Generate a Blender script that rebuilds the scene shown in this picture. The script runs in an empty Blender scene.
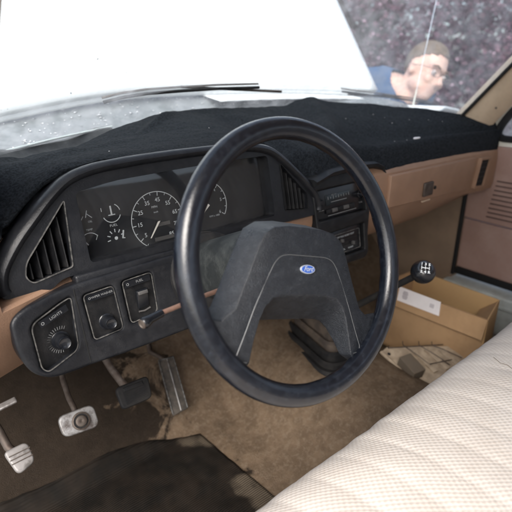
import bpy, bmesh, math, random
from mathutils import Vector, Matrix
R = math.radians
random.seed(7)
S = bpy.context.scene
COL = S.collection
# ------------------------------------------------------------------ camera
FPX = 458.0
_y, _p, _r = R(39.27), R(21.93), R(-0.59)
cd = Vector((math.sin(_y)*math.cos(_p), math.cos(_y)*math.cos(_p), -math.sin(_p)))
r0 = Vector((math.cos(_y), -math.sin(_y), 0)); u0 = r0.cross(cd)
cr = math.cos(_r)*r0 + math.sin(_r)*u0; cu = -math.sin(_r)*r0 + math.cos(_r)*u0
CAM = Vector((-.4142, -.4017, .9367))
camd = bpy.data.cameras.new('camera'); cam = bpy.data.objects.new('camera', camd); COL.objects.link(cam)
cam.matrix_world = Matrix.Translation(CAM) @ Matrix((cr, cu, -cd)).transposed().to_4x4()
camd.sensor_width = 36; camd.lens = FPX/512*36; camd.clip_start = .02; camd.clip_end = 500
camd.dof.use_dof = True; camd.dof.focus_distance = .78; camd.dof.aperture_fstop = 4.2
S.camera = cam
# measured point of the photograph -> point on a real plane of the cab
def ray(x, y): return cd + (x-256)/FPX*cr - (y-256)/FPX*cu
def at(x, y, X=None, Y=None, Z=None):
    v = ray(x, y)
    t = (X-CAM.x)/v.x if X is not None else (Y-CAM.y)/v.y if Y is not None else (Z-CAM.z)/v.z
    return CAM + v*t
def on(x, y, P, N):
    v = ray(x, y); return CAM + v*((P-CAM).dot(N)/v.dot(N))
# ------------------------------------------------------------------ materials
def mat(name, c, rough=.6, c2=None, scale=20, amt=.5, bump=0, bscale=300, metal=0, spec=.5, lo=.4, hi=.6, rvar=0,
        dust=None, dustamt=0, dscale=8, coat=0, detail=6, sheen=0):
    m = bpy.data.materials.new(name); m.use_nodes = True
    nt = m.node_tree; b = nt.nodes['Principled BSDF']; L = nt.links.new
    b.inputs['Base Color'].default_value = (*c, 1); b.inputs['Roughness'].default_value = rough
    b.inputs['Metallic'].default_value = metal; b.inputs['Specular IOR Level'].default_value = spec
    b.inputs['Coat Weight'].default_value = coat
    b.inputs['Sheen Weight'].default_value = sheen
    tc = nt.nodes.new('ShaderNodeTexCoord')
    def noise(s, det=detail, rg=.6):
        n = nt.nodes.new('ShaderNodeTexNoise'); n.inputs['Scale'].default_value = s; n.inputs['Detail'].default_value = det
        n.inputs['Roughness'].default_value = rg; L(tc.outputs['Object'], n.inputs['Vector']); return n
    def ramp(src, a, b_):
        r = nt.nodes.new('ShaderNodeMapRange'); r.inputs['From Min'].default_value = a; r.inputs['From Max'].default_value = b_
        L(src, r.inputs['Value']); return r.outputs['Result']
    col = None
    if c2 is not None:
        f = ramp(noise(scale).outputs['Fac'], lo, hi)
        mx = nt.nodes.new('ShaderNodeMix'); mx.data_type = 'RGBA'
        ml = nt.nodes.new('ShaderNodeMath'); ml.operation = 'MULTIPLY'; ml.inputs[1].default_value = amt; L(f, ml.inputs[0])
        L(ml.outputs[0], mx.inputs['Factor']); mx.inputs['A'].default_value = (*c, 1); mx.inputs['B'].default_value = (*c2, 1)
        col = mx.outputs['Result']
    if dust is not None:
        f = ramp(noise(dscale, 10, .75).outputs['Fac'], .48, .75)
        mx = nt.nodes.new('ShaderNodeMix'); mx.data_type = 'RGBA'
        ml = nt.nodes.new('ShaderNodeMath'); ml.operation = 'MULTIPLY'; ml.inputs[1].default_value = dustamt; L(f, ml.inputs[0])
        L(ml.outputs[0], mx.inputs['Factor']); mx.inputs['B'].default_value = (*dust, 1)
        if col: L(col, mx.inputs['A'])
        else: mx.inputs['A'].default_value = (*c, 1)
        col = mx.outputs['Result']
    if col: L(col, b.inputs['Base Color'])
    if rvar:
        rr = nt.nodes.new('ShaderNodeMapRange'); rr.inputs['From Min'].default_value = .3; rr.inputs['From Max'].default_value = .7
        rr.inputs['To Min'].default_value = rough-rvar; rr.inputs['To Max'].default_value = rough+rvar
        L(noise(35, 8, .7).outputs['Fac'], rr.inputs['Value']); L(rr.outputs['Result'], b.inputs['Roughness'])
    if bump:
        bn = nt.nodes.new('ShaderNodeBump'); bn.inputs['Strength'].default_value = bump; bn.inputs['Distance'].default_value = .001
        L(noise(bscale, 4).outputs['Fac'], bn.inputs['Height']); L(bn.outputs['Normal'], b.inputs['Normal'])
    return m
M = {}
M['rim'] = mat('rim_vinyl', (.0038,.0050,.0085), .22, (.006,.008,.013), 40, .7, .18, 420, rvar=.06, dust=(.10,.12,.155), dustamt=.15, dscale=110, spec=.6)
M['pad'] = mat('pad_vinyl', (.0085,.0105,.0145), .33, (.012,.0145,.019), 60, .6, 1.1, 620, rvar=.07, dust=(.12,.135,.155), dustamt=.18, dscale=110)
M['padline'] = mat('pad_seam', (.12,.125,.13), .4, metal=.3)
M['black'] = mat('black_plastic', (.007,.0072,.0082), .45, (.012,.012,.013), 40, .7, .5, 500, rvar=.1, dust=(.06,.057,.052), dustamt=.22, dscale=40, spec=.28)
M['bezel'] = mat('bezel_plastic', (.0085,.0092,.0115), .36, (.014,.015,.018), 40, .7, .45, 450, rvar=.08, dust=(.07,.07,.072), dustamt=.2, dscale=45, spec=.32)
M['gloss'] = mat('gloss_black', (.008,.009,.0115), .2, rvar=.06, dust=(.05,.05,.05), dustamt=.15, dscale=40)
M['deep'] = mat('deep_black', (.006,.006,.006), .8)
M['mat'] = mat('carpet_black', (.0065,.0080,.0105), 1.0, (.022,.026,.032), 260, .9, 3.0, 650, lo=.42, hi=.58, dust=(.04,.045,.05), dustamt=.4, dscale=120, spec=.2)
M['tan'] = mat('tan_vinyl', (.30,.180,.115), .55, (.25,.145,.09), 16, .6, .7, 500, dust=(.2,.13,.09), dustamt=.35, dscale=30)
M['tan2'] = mat('tan_dark_vinyl', (.15,.09,.06), .65, (.13,.08,.05), 9, .7, .5, 400)
M['pillar'] = mat('pillar_trim', (.55,.42,.30), .6, (.45,.34,.24), 20, .5, .3, 400, dust=(.3,.22,.15), dustamt=.3, dscale=30)
M['door'] = mat('door_trim', (.36,.235,.195), .5, (.31,.195,.16), 12, .6, .4, 400, dust=(.48,.37,.32), dustamt=.35, dscale=14)
M['cream'] = mat('cream_paint', (.72,.70,.62), .35, (.62,.60,.52), 10, .5)
M['white'] = mat('white_paint', (.86,.86,.86), .4)
M['sill'] = mat('sill_paint', (.50,.54,.52), .5, (.40,.43,.41), 25, .7, dust=(.2,.17,.13), dustamt=.6)
M['rubber'] = mat('rubber_black', (.012,.012,.013), .7, (.03,.028,.026), 30, .7, .5, 300, spec=.25)
M['chrome'] = mat('worn_metal', (.36,.35,.34), .5, (.10,.08,.07), 45, .9, .4, 200, metal=.7, lo=.45, hi=.62)
M['alum'] = mat('bare_pedal', (.27,.255,.245), .55, (.11,.10,.09), 45, .9, .4, 200, metal=.4, lo=.48, hi=.62)
M['steel'] = mat('dark_steel', (.12,.10,.085), .6, (.07,.05,.04), 60, .8, metal=.6)
M['trim'] = mat('trim_silver', (.17,.165,.155), .45, (.05,.05,.05), 120, .9, metal=.4, lo=.42, hi=.58)
M['ink'] = mat('dial_ink', (.50,.54,.55), .7, (.5,.53,.54), 90, .5)
M['ink2'] = mat('label_ink', (.20,.205,.205), .7)
M['needle'] = mat('needle_paint', (.75,.72,.66), .5)
M['blue'] = mat('emblem_blue', (.03,.10,.42), .25, coat=.5)
M['silver'] = mat('emblem_silver', (.65,.70,.78), .3, metal=.5)
M['stalk'] = mat('stalk_tan', (.20,.115,.085), .5, (.13,.08,.06), 90, .7)
M['card'] = mat('cardboard', (.40,.25,.13), .85, (.33,.20,.10), 9, .6, .4, 160, dust=(.22,.13,.07), dustamt=.45, dscale=14)
M['card_in'] = mat('cardboard_inner', (.47,.30,.14), .9, (.40,.25,.12), 5, .6, .3, 120)
M['paper'] = mat('paper', (.78,.74,.74), .8, (.66,.62,.62), 20, .4)
M['printink'] = mat('print_ink', (.25,.22,.25), .8)
M['wood'] = mat('old_board', (.46,.37,.27), .85, (.27,.21,.15), 28, .8, .6, 150)
M['wood2'] = mat('grey_block', (.12,.095,.07), .85, (.12,.09,.06), 30, .8, .6, 150)
M['skin'] = mat('skin', (.60,.40,.33), .6, (.56,.31,.25), 30, .7, .3, 200)
M['hair'] = mat('hair_brown', (.15,.105,.075), .8, (.09,.06,.04), 40, .8, 1.5, 300)
M['shirt'] = mat('blue_shirt', (.045,.085,.17), .85, (.03,.06,.12), 12, .6, .6, 200)
M['trouser'] = mat('dark_trousers', (.05,.06,.09), .9)
M['glassesf'] = mat('spectacle_frame', (.16,.11,.09), .3)
M['bark'] = mat('bark', (.035,.025,.022), .9, (.06,.045,.04), 14, .8, 1, 60)
M['cowl'] = mat('cowl_grey', (.15,.16,.165), .6, (.25,.26,.27), 22, .8, .5, 200, dust=(.06,.065,.06), dustamt=.6, dscale=35)
M['speck'] = mat('pale_petals', (.85,.82,.82), .8)
M['liner'] = mat('headliner', (.42,.33,.25), .9)
M['ground'] = mat('gravel', (.24,.23,.21), .9, (.15,.145,.13), 3, .8, 1, 40)
M['knobtop'] = mat('knob_cap', (.010,.012,.016), .25, coat=.5)
M['whiteink'] = mat('white_ink', (.82,.85,.86), .5)
M['amber'] = mat('button_grey', (.075,.072,.07), .5)
M['lcd'] = mat('radio_window', (.012,.018,.022), .15)
# carpet floor with dark wet stains
def floor_mat():
    m = mat('floor_carpet', (.185,.132,.088), .97, (.12,.085,.056), 26, .8, 3.5, 520, dust=(.30,.24,.18), dustamt=.6, dscale=90, spec=.1)
    nt = m.node_tree; L = nt.links.new; b = nt.nodes['Principled BSDF']
    src = b.inputs['Base Color'].links[0].from_socket
    tc = nt.nodes.new('ShaderNodeTexCoord'); n = nt.nodes.new('ShaderNodeTexNoise'); n.inputs['Scale'].default_value = 9; n.inputs['Detail'].default_value = 9
    n.inputs['Distortion'].default_value = 1.1; n.inputs['Roughness'].default_value = .65
    L(tc.outputs['Object'], n.inputs['Vector'])
    sx = nt.nodes.new('ShaderNodeSeparateXYZ'); L(tc.outputs['Object'], sx.inputs[0])
    # the stain spreads from the left of the driver's footwell
    a = nt.nodes.new('ShaderNodeMath'); a.operation = 'MULTIPLY_ADD'; a.inputs[1].default_value = -1.0; a.inputs[2].default_value = -.325
    L(sx.outputs[0], a.inputs[0])
    s = nt.nodes.new('ShaderNodeMath'); s.operation = 'ADD'; L(a.outputs[0], s.inputs[0]); L(n.outputs['Fac'], s.inputs[1])
    mr = nt.nodes.new('ShaderNodeMapRange'); mr.inputs['From Min'].default_value = .52; mr.inputs['From Max'].default_value = .60; L(s.outputs[0], mr.inputs['Value'])
    mr.inputs['To Max'].default_value = .88
    mx = nt.nodes.new('ShaderNodeMix'); mx.data_type = 'RGBA'; L(mr.outputs['Result'], mx.inputs['Factor']); L(src, mx.inputs['A'])
    mx.inputs['B'].default_value = (.014,.011,.009,1); L(mx.outputs['Result'], b.inputs['Base Color'])
    return m
M['floor'] = floor_mat()
def fmat_mat():
    m = mat('rubber_mat', (.007,.006,.005), .7, (.016,.012,.009), 14, .8, 0, spec=.12)
    nt = m.node_tree; L = nt.links.new; b = nt.nodes['Principled BSDF']
    src = b.inputs['Base Color'].links[0].from_socket
    tc = nt.nodes.new('ShaderNodeTexCoord'); w = nt.nodes.new('ShaderNodeTexWave'); w.inputs['Scale'].default_value = 62
    w.bands_direction = 'Y'
    L(tc.outputs['Object'], w.inputs['Vector'])
    n = nt.nodes.new('ShaderNodeTexNoise'); n.inputs['Scale'].default_value = 13; n.inputs['Detail'].default_value = 9; L(tc.outputs['Object'], n.inputs['Vector'])
    # worn-through strip along the door-side edge, in two patches
    sx = nt.nodes.new('ShaderNodeSeparateXYZ'); L(tc.outputs['UV'], sx.inputs[0])
    a = nt.nodes.new('ShaderNodeMath'); a.operation = 'MULTIPLY_ADD'; a.inputs[1].default_value = -2.2; a.inputs[2].default_value = .42; L(sx.outputs[0], a.inputs[0])
    g1 = nt.nodes.new('ShaderNodeMath'); g1.operation = 'SUBTRACT'; g1.inputs[1].default_value = .36; L(sx.outputs[1], g1.inputs[0])
    g2 = nt.nodes.new('ShaderNodeMath'); g2.operation = 'ABSOLUTE'; L(g1.outputs[0], g2.inputs[0])
    g3 = nt.nodes.new('ShaderNodeMapRange'); g3.inputs['From Min'].default_value = .10; g3.inputs['From Max'].default_value = .24; g3.inputs['To Min'].default_value = -.5; g3.inputs['To Max'].default_value = 0; L(g2.outputs[0], g3.inputs['Value'])
    s0 = nt.nodes.new('ShaderNodeMath'); s0.operation = 'ADD'; L(a.outputs[0], s0.inputs[0]); L(g3.outputs['Result'], s0.inputs[1])
    s = nt.nodes.new('ShaderNodeMath'); s.operation = 'ADD'; L(s0.outputs[0], s.inputs[0]); L(n.outputs['Fac'], s.inputs[1])
    mr = nt.nodes.new('ShaderNodeMapRange'); mr.inputs['From Min'].default_value = .66; mr.inputs['From Max'].default_value = .82; L(s.outputs[0], mr.inputs['Value'])
    ml = nt.nodes.new('ShaderNodeMath'); ml.operation = 'MULTIPLY'; L(mr.outputs['Result'], ml.inputs[0])
    w2 = nt.nodes.new('ShaderNodeMapRange'); w2.inputs['To Min'].default_value = .15; w2.inputs['To Max'].default_value = .95; L(w.outputs['Fac'], w2.inputs['Value'])
    L(w2.outputs['Result'], ml.inputs[1])
    mx = nt.nodes.new('ShaderNodeMix'); mx.data_type = 'RGBA'; L(ml.outputs[0], mx.inputs['Factor']); L(src, mx.inputs['A'])
    mx.inputs['B'].default_value = (.125,.10,.073,1); L(mx.outputs['Result'], b.inputs['Base Color'])
    bn = nt.nodes.new('ShaderNodeBump'); bn.inputs['Strength'].default_value = .6; bn.inputs['Distance'].default_value = .0012
    L(w.outputs['Fac'], bn.inputs['Height']); L(bn.outputs['Normal'], b.inputs['Normal'])
    return m
M['fmat'] = fmat_mat()
def seat_mat():
    m = mat('woven_cover', (.70,.645,.585), .95, (.64,.58,.52), 8, .7, 0, dust=(.55,.47,.39), dustamt=.35, dscale=14)
    nt = m.node_tree; L = nt.links.new; b = nt.nodes['Principled BSDF']
    src = b.inputs['Base Color'].links[0].from_socket
    tc = nt.nodes.new('ShaderNodeTexCoord'); mp = nt.nodes.new('ShaderNodeMapping'); mp.inputs['Rotation'].default_value = (0,0,R(4))
    mp.inputs['Scale'].default_value = (205,190,0)
    L(tc.outputs['UV'], mp.inputs['Vector'])
    sx = nt.nodes.new('ShaderNodeSeparateXYZ'); L(mp.outputs[0], sx.inputs[0])
    def f(op, a, b_=None):
        n = nt.nodes.new('ShaderNodeMath'); n.operation = op
        L(a, n.inputs[0]) if not isinstance(a, float) else setattr(n.inputs[0], 'default_value', a)
        if b_ is not None:
            if isinstance(b_, float): n.inputs[1].default_value = b_
            else: L(b_, n.inputs[1])
        return n.outputs[0]
    # over-under weave: small staggered puffs
    def sn(v_): return f('SINE', f('MULTIPLY', v_, 3.14159))
    pr_ = f('MULTIPLY', sn(sx.outputs[0]), sn(sx.outputs[1]))
    n2 = nt.nodes.new('ShaderNodeTexNoise'); n2.inputs['Scale'].default_value = 60; n2.inputs['Detail'].default_value = 6; L(tc.outputs['Object'], n2.inputs['Vector'])
    hgt = f('ADD', f('MULTIPLY', pr_, .5), f('MULTIPLY', n2.outputs['Fac'], .5))
    mr = nt.nodes.new('ShaderNodeMapRange'); mr.inputs['From Min'].default_value = .25; mr.inputs['From Max'].default_value = -.35; mr.inputs['To Max'].default_value = .62; L(hgt, mr.inputs['Value'])
    mx = nt.nodes.new('ShaderNodeMix'); mx.data_type = 'RGBA'; L(mr.outputs['Result'], mx.inputs['Factor']); L(src, mx.inputs['A']); mx.inputs['B'].default_value = (.50,.41,.34,1)
    L(mx.outputs['Result'], b.inputs['Base Color'])
    bn = nt.nodes.new('ShaderNodeBump'); bn.inputs['Strength'].default_value = .30; bn.inputs['Distance'].default_value = .002
    L(hgt, bn.inputs['Height']); L(bn.outputs['Normal'], b.inputs['Normal'])
    return m
M['seat'] = seat_mat()
def glass_mat(name, film=.05, tint=(.93,.97,.98), specks=True):
    m = bpy.data.materials.new(name); m.use_nodes = True; nt = m.node_tree; nt.nodes.clear(); L = nt.links.new
    out = nt.nodes.new('ShaderNodeOutputMaterial'); tr = nt.nodes.new('ShaderNodeBsdfTransparent'); tr.inputs[0].default_value = (*tint, 1)
    gl = nt.nodes.new('ShaderNodeBsdfGlossy'); gl.inputs['Roughness'].default_value = .02
    lw = nt.nodes.new('ShaderNodeLayerWeight'); lw.inputs[0].default_value = .5
    pw = nt.nodes.new('ShaderNodeMath'); pw.operation = 'POWER'; pw.inputs[1].default_value = 4.5; L(lw.outputs['Facing'], pw.inputs[0])
    fr = nt.nodes.new('ShaderNodeMath'); fr.operation = 'MULTIPLY_ADD'; fr.inputs[1].default_value = .6; fr.inputs[2].default_value = .03; L(pw.outputs[0], fr.inputs[0])
    m1 = nt.nodes.new('ShaderNodeMixShader'); L(fr.outputs[0], m1.inputs[0]); L(tr.outputs[0], m1.inputs[1]); L(gl.outputs[0], m1.inputs[2])
    df = nt.nodes.new('ShaderNodeBsdfTranslucent'); df.inputs[0].default_value = (.8,.8,.82,1)
    d2 = nt.nodes.new('ShaderNodeBsdfDiffuse'); d2.inputs[0].default_value = (.7,.7,.72,1)
    ad = nt.nodes.new('ShaderNodeMixShader'); ad.inputs[0].default_value = .4; L(df.outputs[0], ad.inputs[1]); L(d2.outputs[0], ad.inputs[2])
    tc = nt.nodes.new('ShaderNodeTexCoord'); n = nt.nodes.new('ShaderNodeTexNoise'); n.inputs['Scale'].default_value = 26; n.inputs['Detail'].default_value = 10
    L(tc.outputs['Object'], n.inputs['Vector'])
    mr = nt.nodes.new('ShaderNodeMapRange'); mr.inputs['From Min'].default_value = .35; mr.inputs['From Max'].default_value = .75
    mr.inputs['To Min'].default_value = film*.5; mr.inputs['To Max'].default_value = film*1.8; L(n.outputs['Fac'], mr.inputs['Value'])
    m2 = nt.nodes.new('ShaderNodeMixShader'); L(mr.outputs['Result'], m2.inputs[0]); L(m1.outputs[0], m2.inputs[1]); L(ad.outputs[0], m2.inputs[2])
    L(m2.outputs[0], out.inputs[0]); return m
M['glass'] = glass_mat('windshield_glass', .15)
M['glass2'] = glass_mat('door_glass', .35, (.8,.82,.84))
M['lens'] = glass_mat('gauge_lens', .015, (.9,.9,.9))
def leaf_mat(name, a, b_):
    m = bpy.data.materials.new(name); m.use_nodes = True; nt = m.node_tree; b = nt.nodes['Principled BSDF']; L = nt.links.new
    oi = nt.nodes.new('ShaderNodeTexCoord'); n = nt.nodes.new('ShaderNodeTexNoise'); n.inputs['Scale'].default_value = 2.6; n.inputs['Detail'].default_value = 9; n.inputs['Roughness'].default_value = .75
    L(oi.outputs['Object'], n.inputs['Vector'])
    mr = nt.nodes.new('ShaderNodeMapRange'); mr.inputs['From Min'].default_value = .42; mr.inputs['From Max'].default_value = .6; L(n.outputs['Fac'], mr.inputs['Value'])
    mx = nt.nodes.new('ShaderNodeMix'); mx.data_type = 'RGBA'; L(mr.outputs['Result'], mx.inputs['Factor'])
    mx.inputs['A'].default_value = (*a, 1); mx.inputs['B'].default_value = (*b_, 1)
    L(mx.outputs['Result'], b.inputs['Base Color']); b.inputs['Roughness'].default_value = .6
    return m
M['leaf'] = leaf_mat('plum_leaf', (.045,.013,.024), (.125,.05,.075))
M['blossom'] = leaf_mat('pink_blossom', (.55,.30,.40), (.75,.52,.62))
# ------------------------------------------------------------------ builders
def wloc(o):
    v = Vector((0,0,0))
    while o is not None: v += o.location; o = o.parent
    return v
def tag(o, label=None, cat=None, group=None, kind=None):
    if label: o['label'] = label
    if cat: o['category'] = cat
    if group: o['group'] = group
    if kind: o['kind'] = kind
    return o
def empty(name, loc, label, cat, group=None):
    o = bpy.data.objects.new(name, None); COL.objects.link(o); o.location = loc; o.empty_display_size = .05
    return tag(o, label, cat, group)
def link_mesh(name, me, m, parent=None, smooth=True, bevel=0, seg=3, ang=35):
    """me has world coordinates; the object gets its origin at the base of the mesh"""
    vs = [v.co for v in me.vertices]
    if not vs: return None
    c = Vector((sum(v.x for v in vs)/len(vs), sum(v.y for v in vs)/len(vs), min(v.z for v in vs)))
    me.transform(Matrix.Translation(-c))
    for p in me.polygons: p.use_smooth = smooth
    me.materials.clear(); me.materials.append(m)
    o = bpy.data.objects.new(name, me); COL.objects.link(o)
    if parent is not None:
        o.parent = parent; o.location = c - wloc(parent)
    else: o.location = c
    if bevel:
        bv = o.modifiers.new('bevel', 'BEVEL'); bv.width = bevel; bv.segments = seg; bv.limit_method = 'ANGLE'; bv.angle_limit = R(ang); bv.harden_normals = False
    if smooth and hasattr(me, 'set_sharp_from_angle') and not bevel: me.set_sharp_from_angle(angle=R(40))
    return o
def mesh(name, V, F, m, parent=None, **k):
    me = bpy.data.meshes.new(name); me.from_pydata([tuple(v) for v in V], [], F); me.validate(); me.update()
    bm = bmesh.new(); bm.from_mesh(me); bmesh.ops.recalc_face_normals(bm, faces=bm.faces); bm.to_mesh(me); bm.free()
    return link_mesh(name, me, m, parent, **k)
class MB:
    def __init__(s): s.V = []; s.F = []
    def add(s, V, F):
        n = len(s.V); s.V += [Vector(v) for v in V]; s.F += [tuple(i+n for i in f) for f in F]; return s
    def box(s, c, ex, ey, ez, a, b, d):
        c = Vector(c); V = [c+ex*(i*a/2)+ey*(j*b/2)+ez*(k*d/2) for i in (-1,1) for j in (-1,1) for k in (-1,1)]
        return s.add(V, [(0,1,3,2),(4,6,7,5),(0,4,5,1),(2,3,7,6),(0,2,6,4),(1,5,7,3)])
    def prism(s, A, B):
        n = len(A); return s.add(list(A)+list(B), [tuple(range(n)), tuple(range(2*n-1, n-1, -1))]+[(i,(i+1)%n,(i+1)%n+n,i+n) for i in range(n)])
    def tube(s, P, r, n=10, caps=True, flat=1.0):
        P = [Vector(p) for p in P]; rs = r if isinstance(r, (list, tuple)) else [r]*len(P); V = []; ref = None
        for i, p in enumerate(P):
            t = (P[min(i+1, len(P)-1)]-P[max(i-1, 0)]).normalized()
            if ref is None: ref = t.orthogonal().normalized()
            a = (ref - t*ref.dot(t)).normalized(); ref = a; b = t.cross(a)
            V += [p+(a*math.cos(2*math.pi*k/n)+b*math.sin(2*math.pi*k/n)*flat)*rs[i] for k in range(n)]
        F = [(i*n+k, i*n+(k+1)%n, (i+1)*n+(k+1)%n, (i+1)*n+k) for i in range(len(P)-1) for k in range(n)]
        if caps: F += [tuple(range(n-1, -1, -1)), tuple((len(P)-1)*n+k for k in range(n))]
        return s.add(V, F)
    def lathe(s, c, ax, prof, n=28):
        c = Vector(c); ax = Vector(ax).normalized(); a = ax.orthogonal().normalized(); b = ax.cross(a)
        V = [c+ax*h+(a*math.cos(2*math.pi*k/n)+b*math.sin(2*math.pi*k/n))*r for r, h in prof for k in range(n)]
        F = [(i*n+k, i*n+(k+1)%n, (i+1)*n+(k+1)%n, (i+1)*n+k) for i in range(len(prof)-1) for k in range(n)]
        F += [tuple(range(n-1, -1, -1)), tuple((len(prof)-1)*n+k for k in range(n))]
        return s.add(V, F)
    def build(s, name, m, parent=None, **k): return mesh(name, s.V, s.F, m, parent, **k)
def fillet(P, r, n=6):
    """round the corners of a 2D polygon"""
    out = []; N = len(P)
    for i in range(N):
        p = Vector(P[i]).to_2d(); a = Vector(P[i-1]).to_2d()-p; b = Vector(P[(i+1)%N]).to_2d()-p
        rr = r[i] if isinstance(r, (list, tuple)) else r
        d = min(rr, a.length*.48, b.length*.48)
        if d < 1e-5: out.append(p); continue
        A = p+a.normalized()*d; B = p+b.normalized()*d
        for k in range(n+1):
            t = k/n; out.append(A*(1-t)**2+p*2*t*(1-t)+B*t*t)
    return out
def plate(name, outer, holes, P0, ex, ey, en, h0, h1, m, parent=None, bev=0, bseg=3, deform=None, cuts=(), tag_smooth=True):
    """flat shape with holes, from height h0 (back) to h1 (front) along en, rounded edges"""
    cv = bpy.data.curves.new('t', 'CURVE'); cv.dimensions = '2D'; cv.fill_mode = 'BOTH'
    for poly in [outer]+list(holes):
        sp = cv.splines.new('POLY'); sp.points.add(len(poly)-1)
        for i, p in enumerate(poly): sp.points[i].co = (p[0], p[1], 0, 1)
        sp.use_cyclic_u = True
    th = h1-h0; cv.extrude = max(th/2-bev, 0); cv.bevel_depth = bev; cv.bevel_resolution = bseg; cv.offset = -bev
    ob = bpy.data.objects.new('t', cv); COL.objects.link(ob)
    bpy.context.view_layer.update()
    dg = bpy.context.evaluated_depsgraph_get(); me = bpy.data.meshes.new_from_object(ob.evaluated_get(dg))
    bpy.data.objects.remove(ob); bpy.data.curves.remove(cv)
    bm = bmesh.new(); bm.from_mesh(me); bmesh.ops.remove_doubles(bm, verts=bm.verts, dist=1e-5)
    for cx in cuts:
        bmesh.ops.bisect_plane(bm, geom=bm.verts[:]+bm.edges[:]+bm.faces[:], plane_co=(cx,0,0), plane_no=(1,0,0))
    hm = (h0+h1)/2
    for v in bm.verts:
        p = P0+ex*v.co.x+ey*v.co.y+en*(v.co.z+hm)
        if deform: p = deform(v.co.x, v.co.y, p)
        v.co = p
    bmesh.ops.recalc_face_normals(bm, faces=bm.faces)
    bm.to_mesh(me); bm.free(); me.name = name
    return link_mesh(name, me, m, parent, smooth=True)
def text_mesh(txt, size, P, ex, ey, en, ang=0, spacing=1.0, align='CENTER', th=.0003, bold=0, shear=0):
    """returns (V,F) of flat lettering lying on a surface"""
    cv = bpy.data.curves.new('t', 'FONT'); cv.body = txt; cv.size = size; cv.align_x = align; cv.align_y = 'CENTER'; cv.space_character = spacing
    cv.offset = bold; cv.shear = shear; cv.resolution_u = 3
    ob = bpy.data.objects.new('t', cv); COL.objects.link(ob); bpy.context.view_layer.update()
    me = bpy.data.meshes.new_from_object(ob.evaluated_get(bpy.context.evaluated_depsgraph_get()))
    bpy.data.objects.remove(ob); bpy.data.curves.remove(cv)
    c, s = math.cos(ang), math.sin(ang)
    V = [P+ex*(v.co.x*c-v.co.y*s)+ey*(v.co.x*s+v.co.y*c)+en*th for v in me.vertices]
    F = [tuple(p.vertices) for p in me.polygons]
    bpy.data.meshes.remove(me); return V, F
def lerp(a, b, t): return a+(b-a)*t
def interp(x, T):
    if x <= T[0][0]: return T[0][1]
    for (a, b), (c, d) in zip(T, T[1:]):
        if x <= c: return b+(d-b)*(x-a)/(c-a)
    return T[-1][1]
def sm(a, b, x):
    t = min(max((x-a)/(b-a), 0), 1); return t*t*(3-2*t)
from mathutils import noise as NZ
def nz(x, y, z=0): return NZ.noise(Vector((x, y, z)))
EX = Vector((1,0,0)); EY = Vector((0,1,0)); EZ = Vector((0,0,1))
def grid(name, nu, nv, fn, m, parent=None, uv=None, solid=0, **k):
    V = [Vector(fn(i/nu, j/nv)) for i in range(nu+1) for j in range(nv+1)]
    F = [(i*(nv+1)+j, (i+1)*(nv+1)+j, (i+1)*(nv+1)+j+1, i*(nv+1)+j+1) for i in range(nu) for j in range(nv)]
    me = bpy.data.meshes.new(name); me.from_pydata([tuple(v) for v in V], [], F); me.update()
    if uv:
        ul = me.uv_layers.new(name='UVMap')
        for lp in me.loops:
            i, j = divmod(lp.vertex_index, nv+1); ul.data[lp.index].uv = uv(i/nu, j/nv)
    o = link_mesh(name, me, m, parent, **k)
    if solid:
        s = o.modifiers.new('solid', 'SOLIDIFY'); s.thickness = abs(solid); s.offset = -1 if solid > 0 else 1
    return o
# ================================================================== STRUCTURE: ground, cab floor
mesh('ground', [(-60,-60,-.72),(60,-60,-.72),(60,90,-.72),(-60,90,-.72)], [(0,1,2,3)], M['ground'])['kind'] = 'structure'
def floor_z(x, y):
    z = .05 + max(0, y-.44)*.95*sm(.40,.50,y)
    tun = .15*math.exp(-((x-.45)/.20)**4)*(.75+.25*sm(-.1,.4,y))
    return z + tun*(1-sm(.55,.8,y)*.4) + .006*nz(x*9, y*9) + .002*nz(x*40, y*40)
def ffn(u, v):
    x = lerp(-.43, 1.16, u); y = lerp(-.75, .86, v); return (x, y, floor_z(x, y))
fl = grid('carpet_floor', 120, 110, ffn, M['floor']); tag(fl, kind='structure')
# firewall behind the dash and the kick panels
fw = MB().box((.37,.875,.42), EX, EY, EZ, 1.6,.03,.8).build('firewall', M['tan2'], bevel=.002); tag(fw, kind='structure')
# ================================================================== DASHBOARD
A12 = R(12)
FP = Vector((0,.28,.65)); FN = Vector((0,-math.cos(A12), math.sin(A12))); FY = Vector((0, math.sin(A12), math.cos(A12)))
def F(x, y, h=0):
    p = on(x, y, FP+FN*h, FN)-FP; return Vector((p.x, p.dot(FY)))
dash = empty('dashboard', (.37,.5,.48), 'long truck dashboard with black gauge surround and tan lower trim', 'dashboard')
# left end of the dash wraps toward the driver
def wrap(x): return -.45*max(0, -.235-x)
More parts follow.
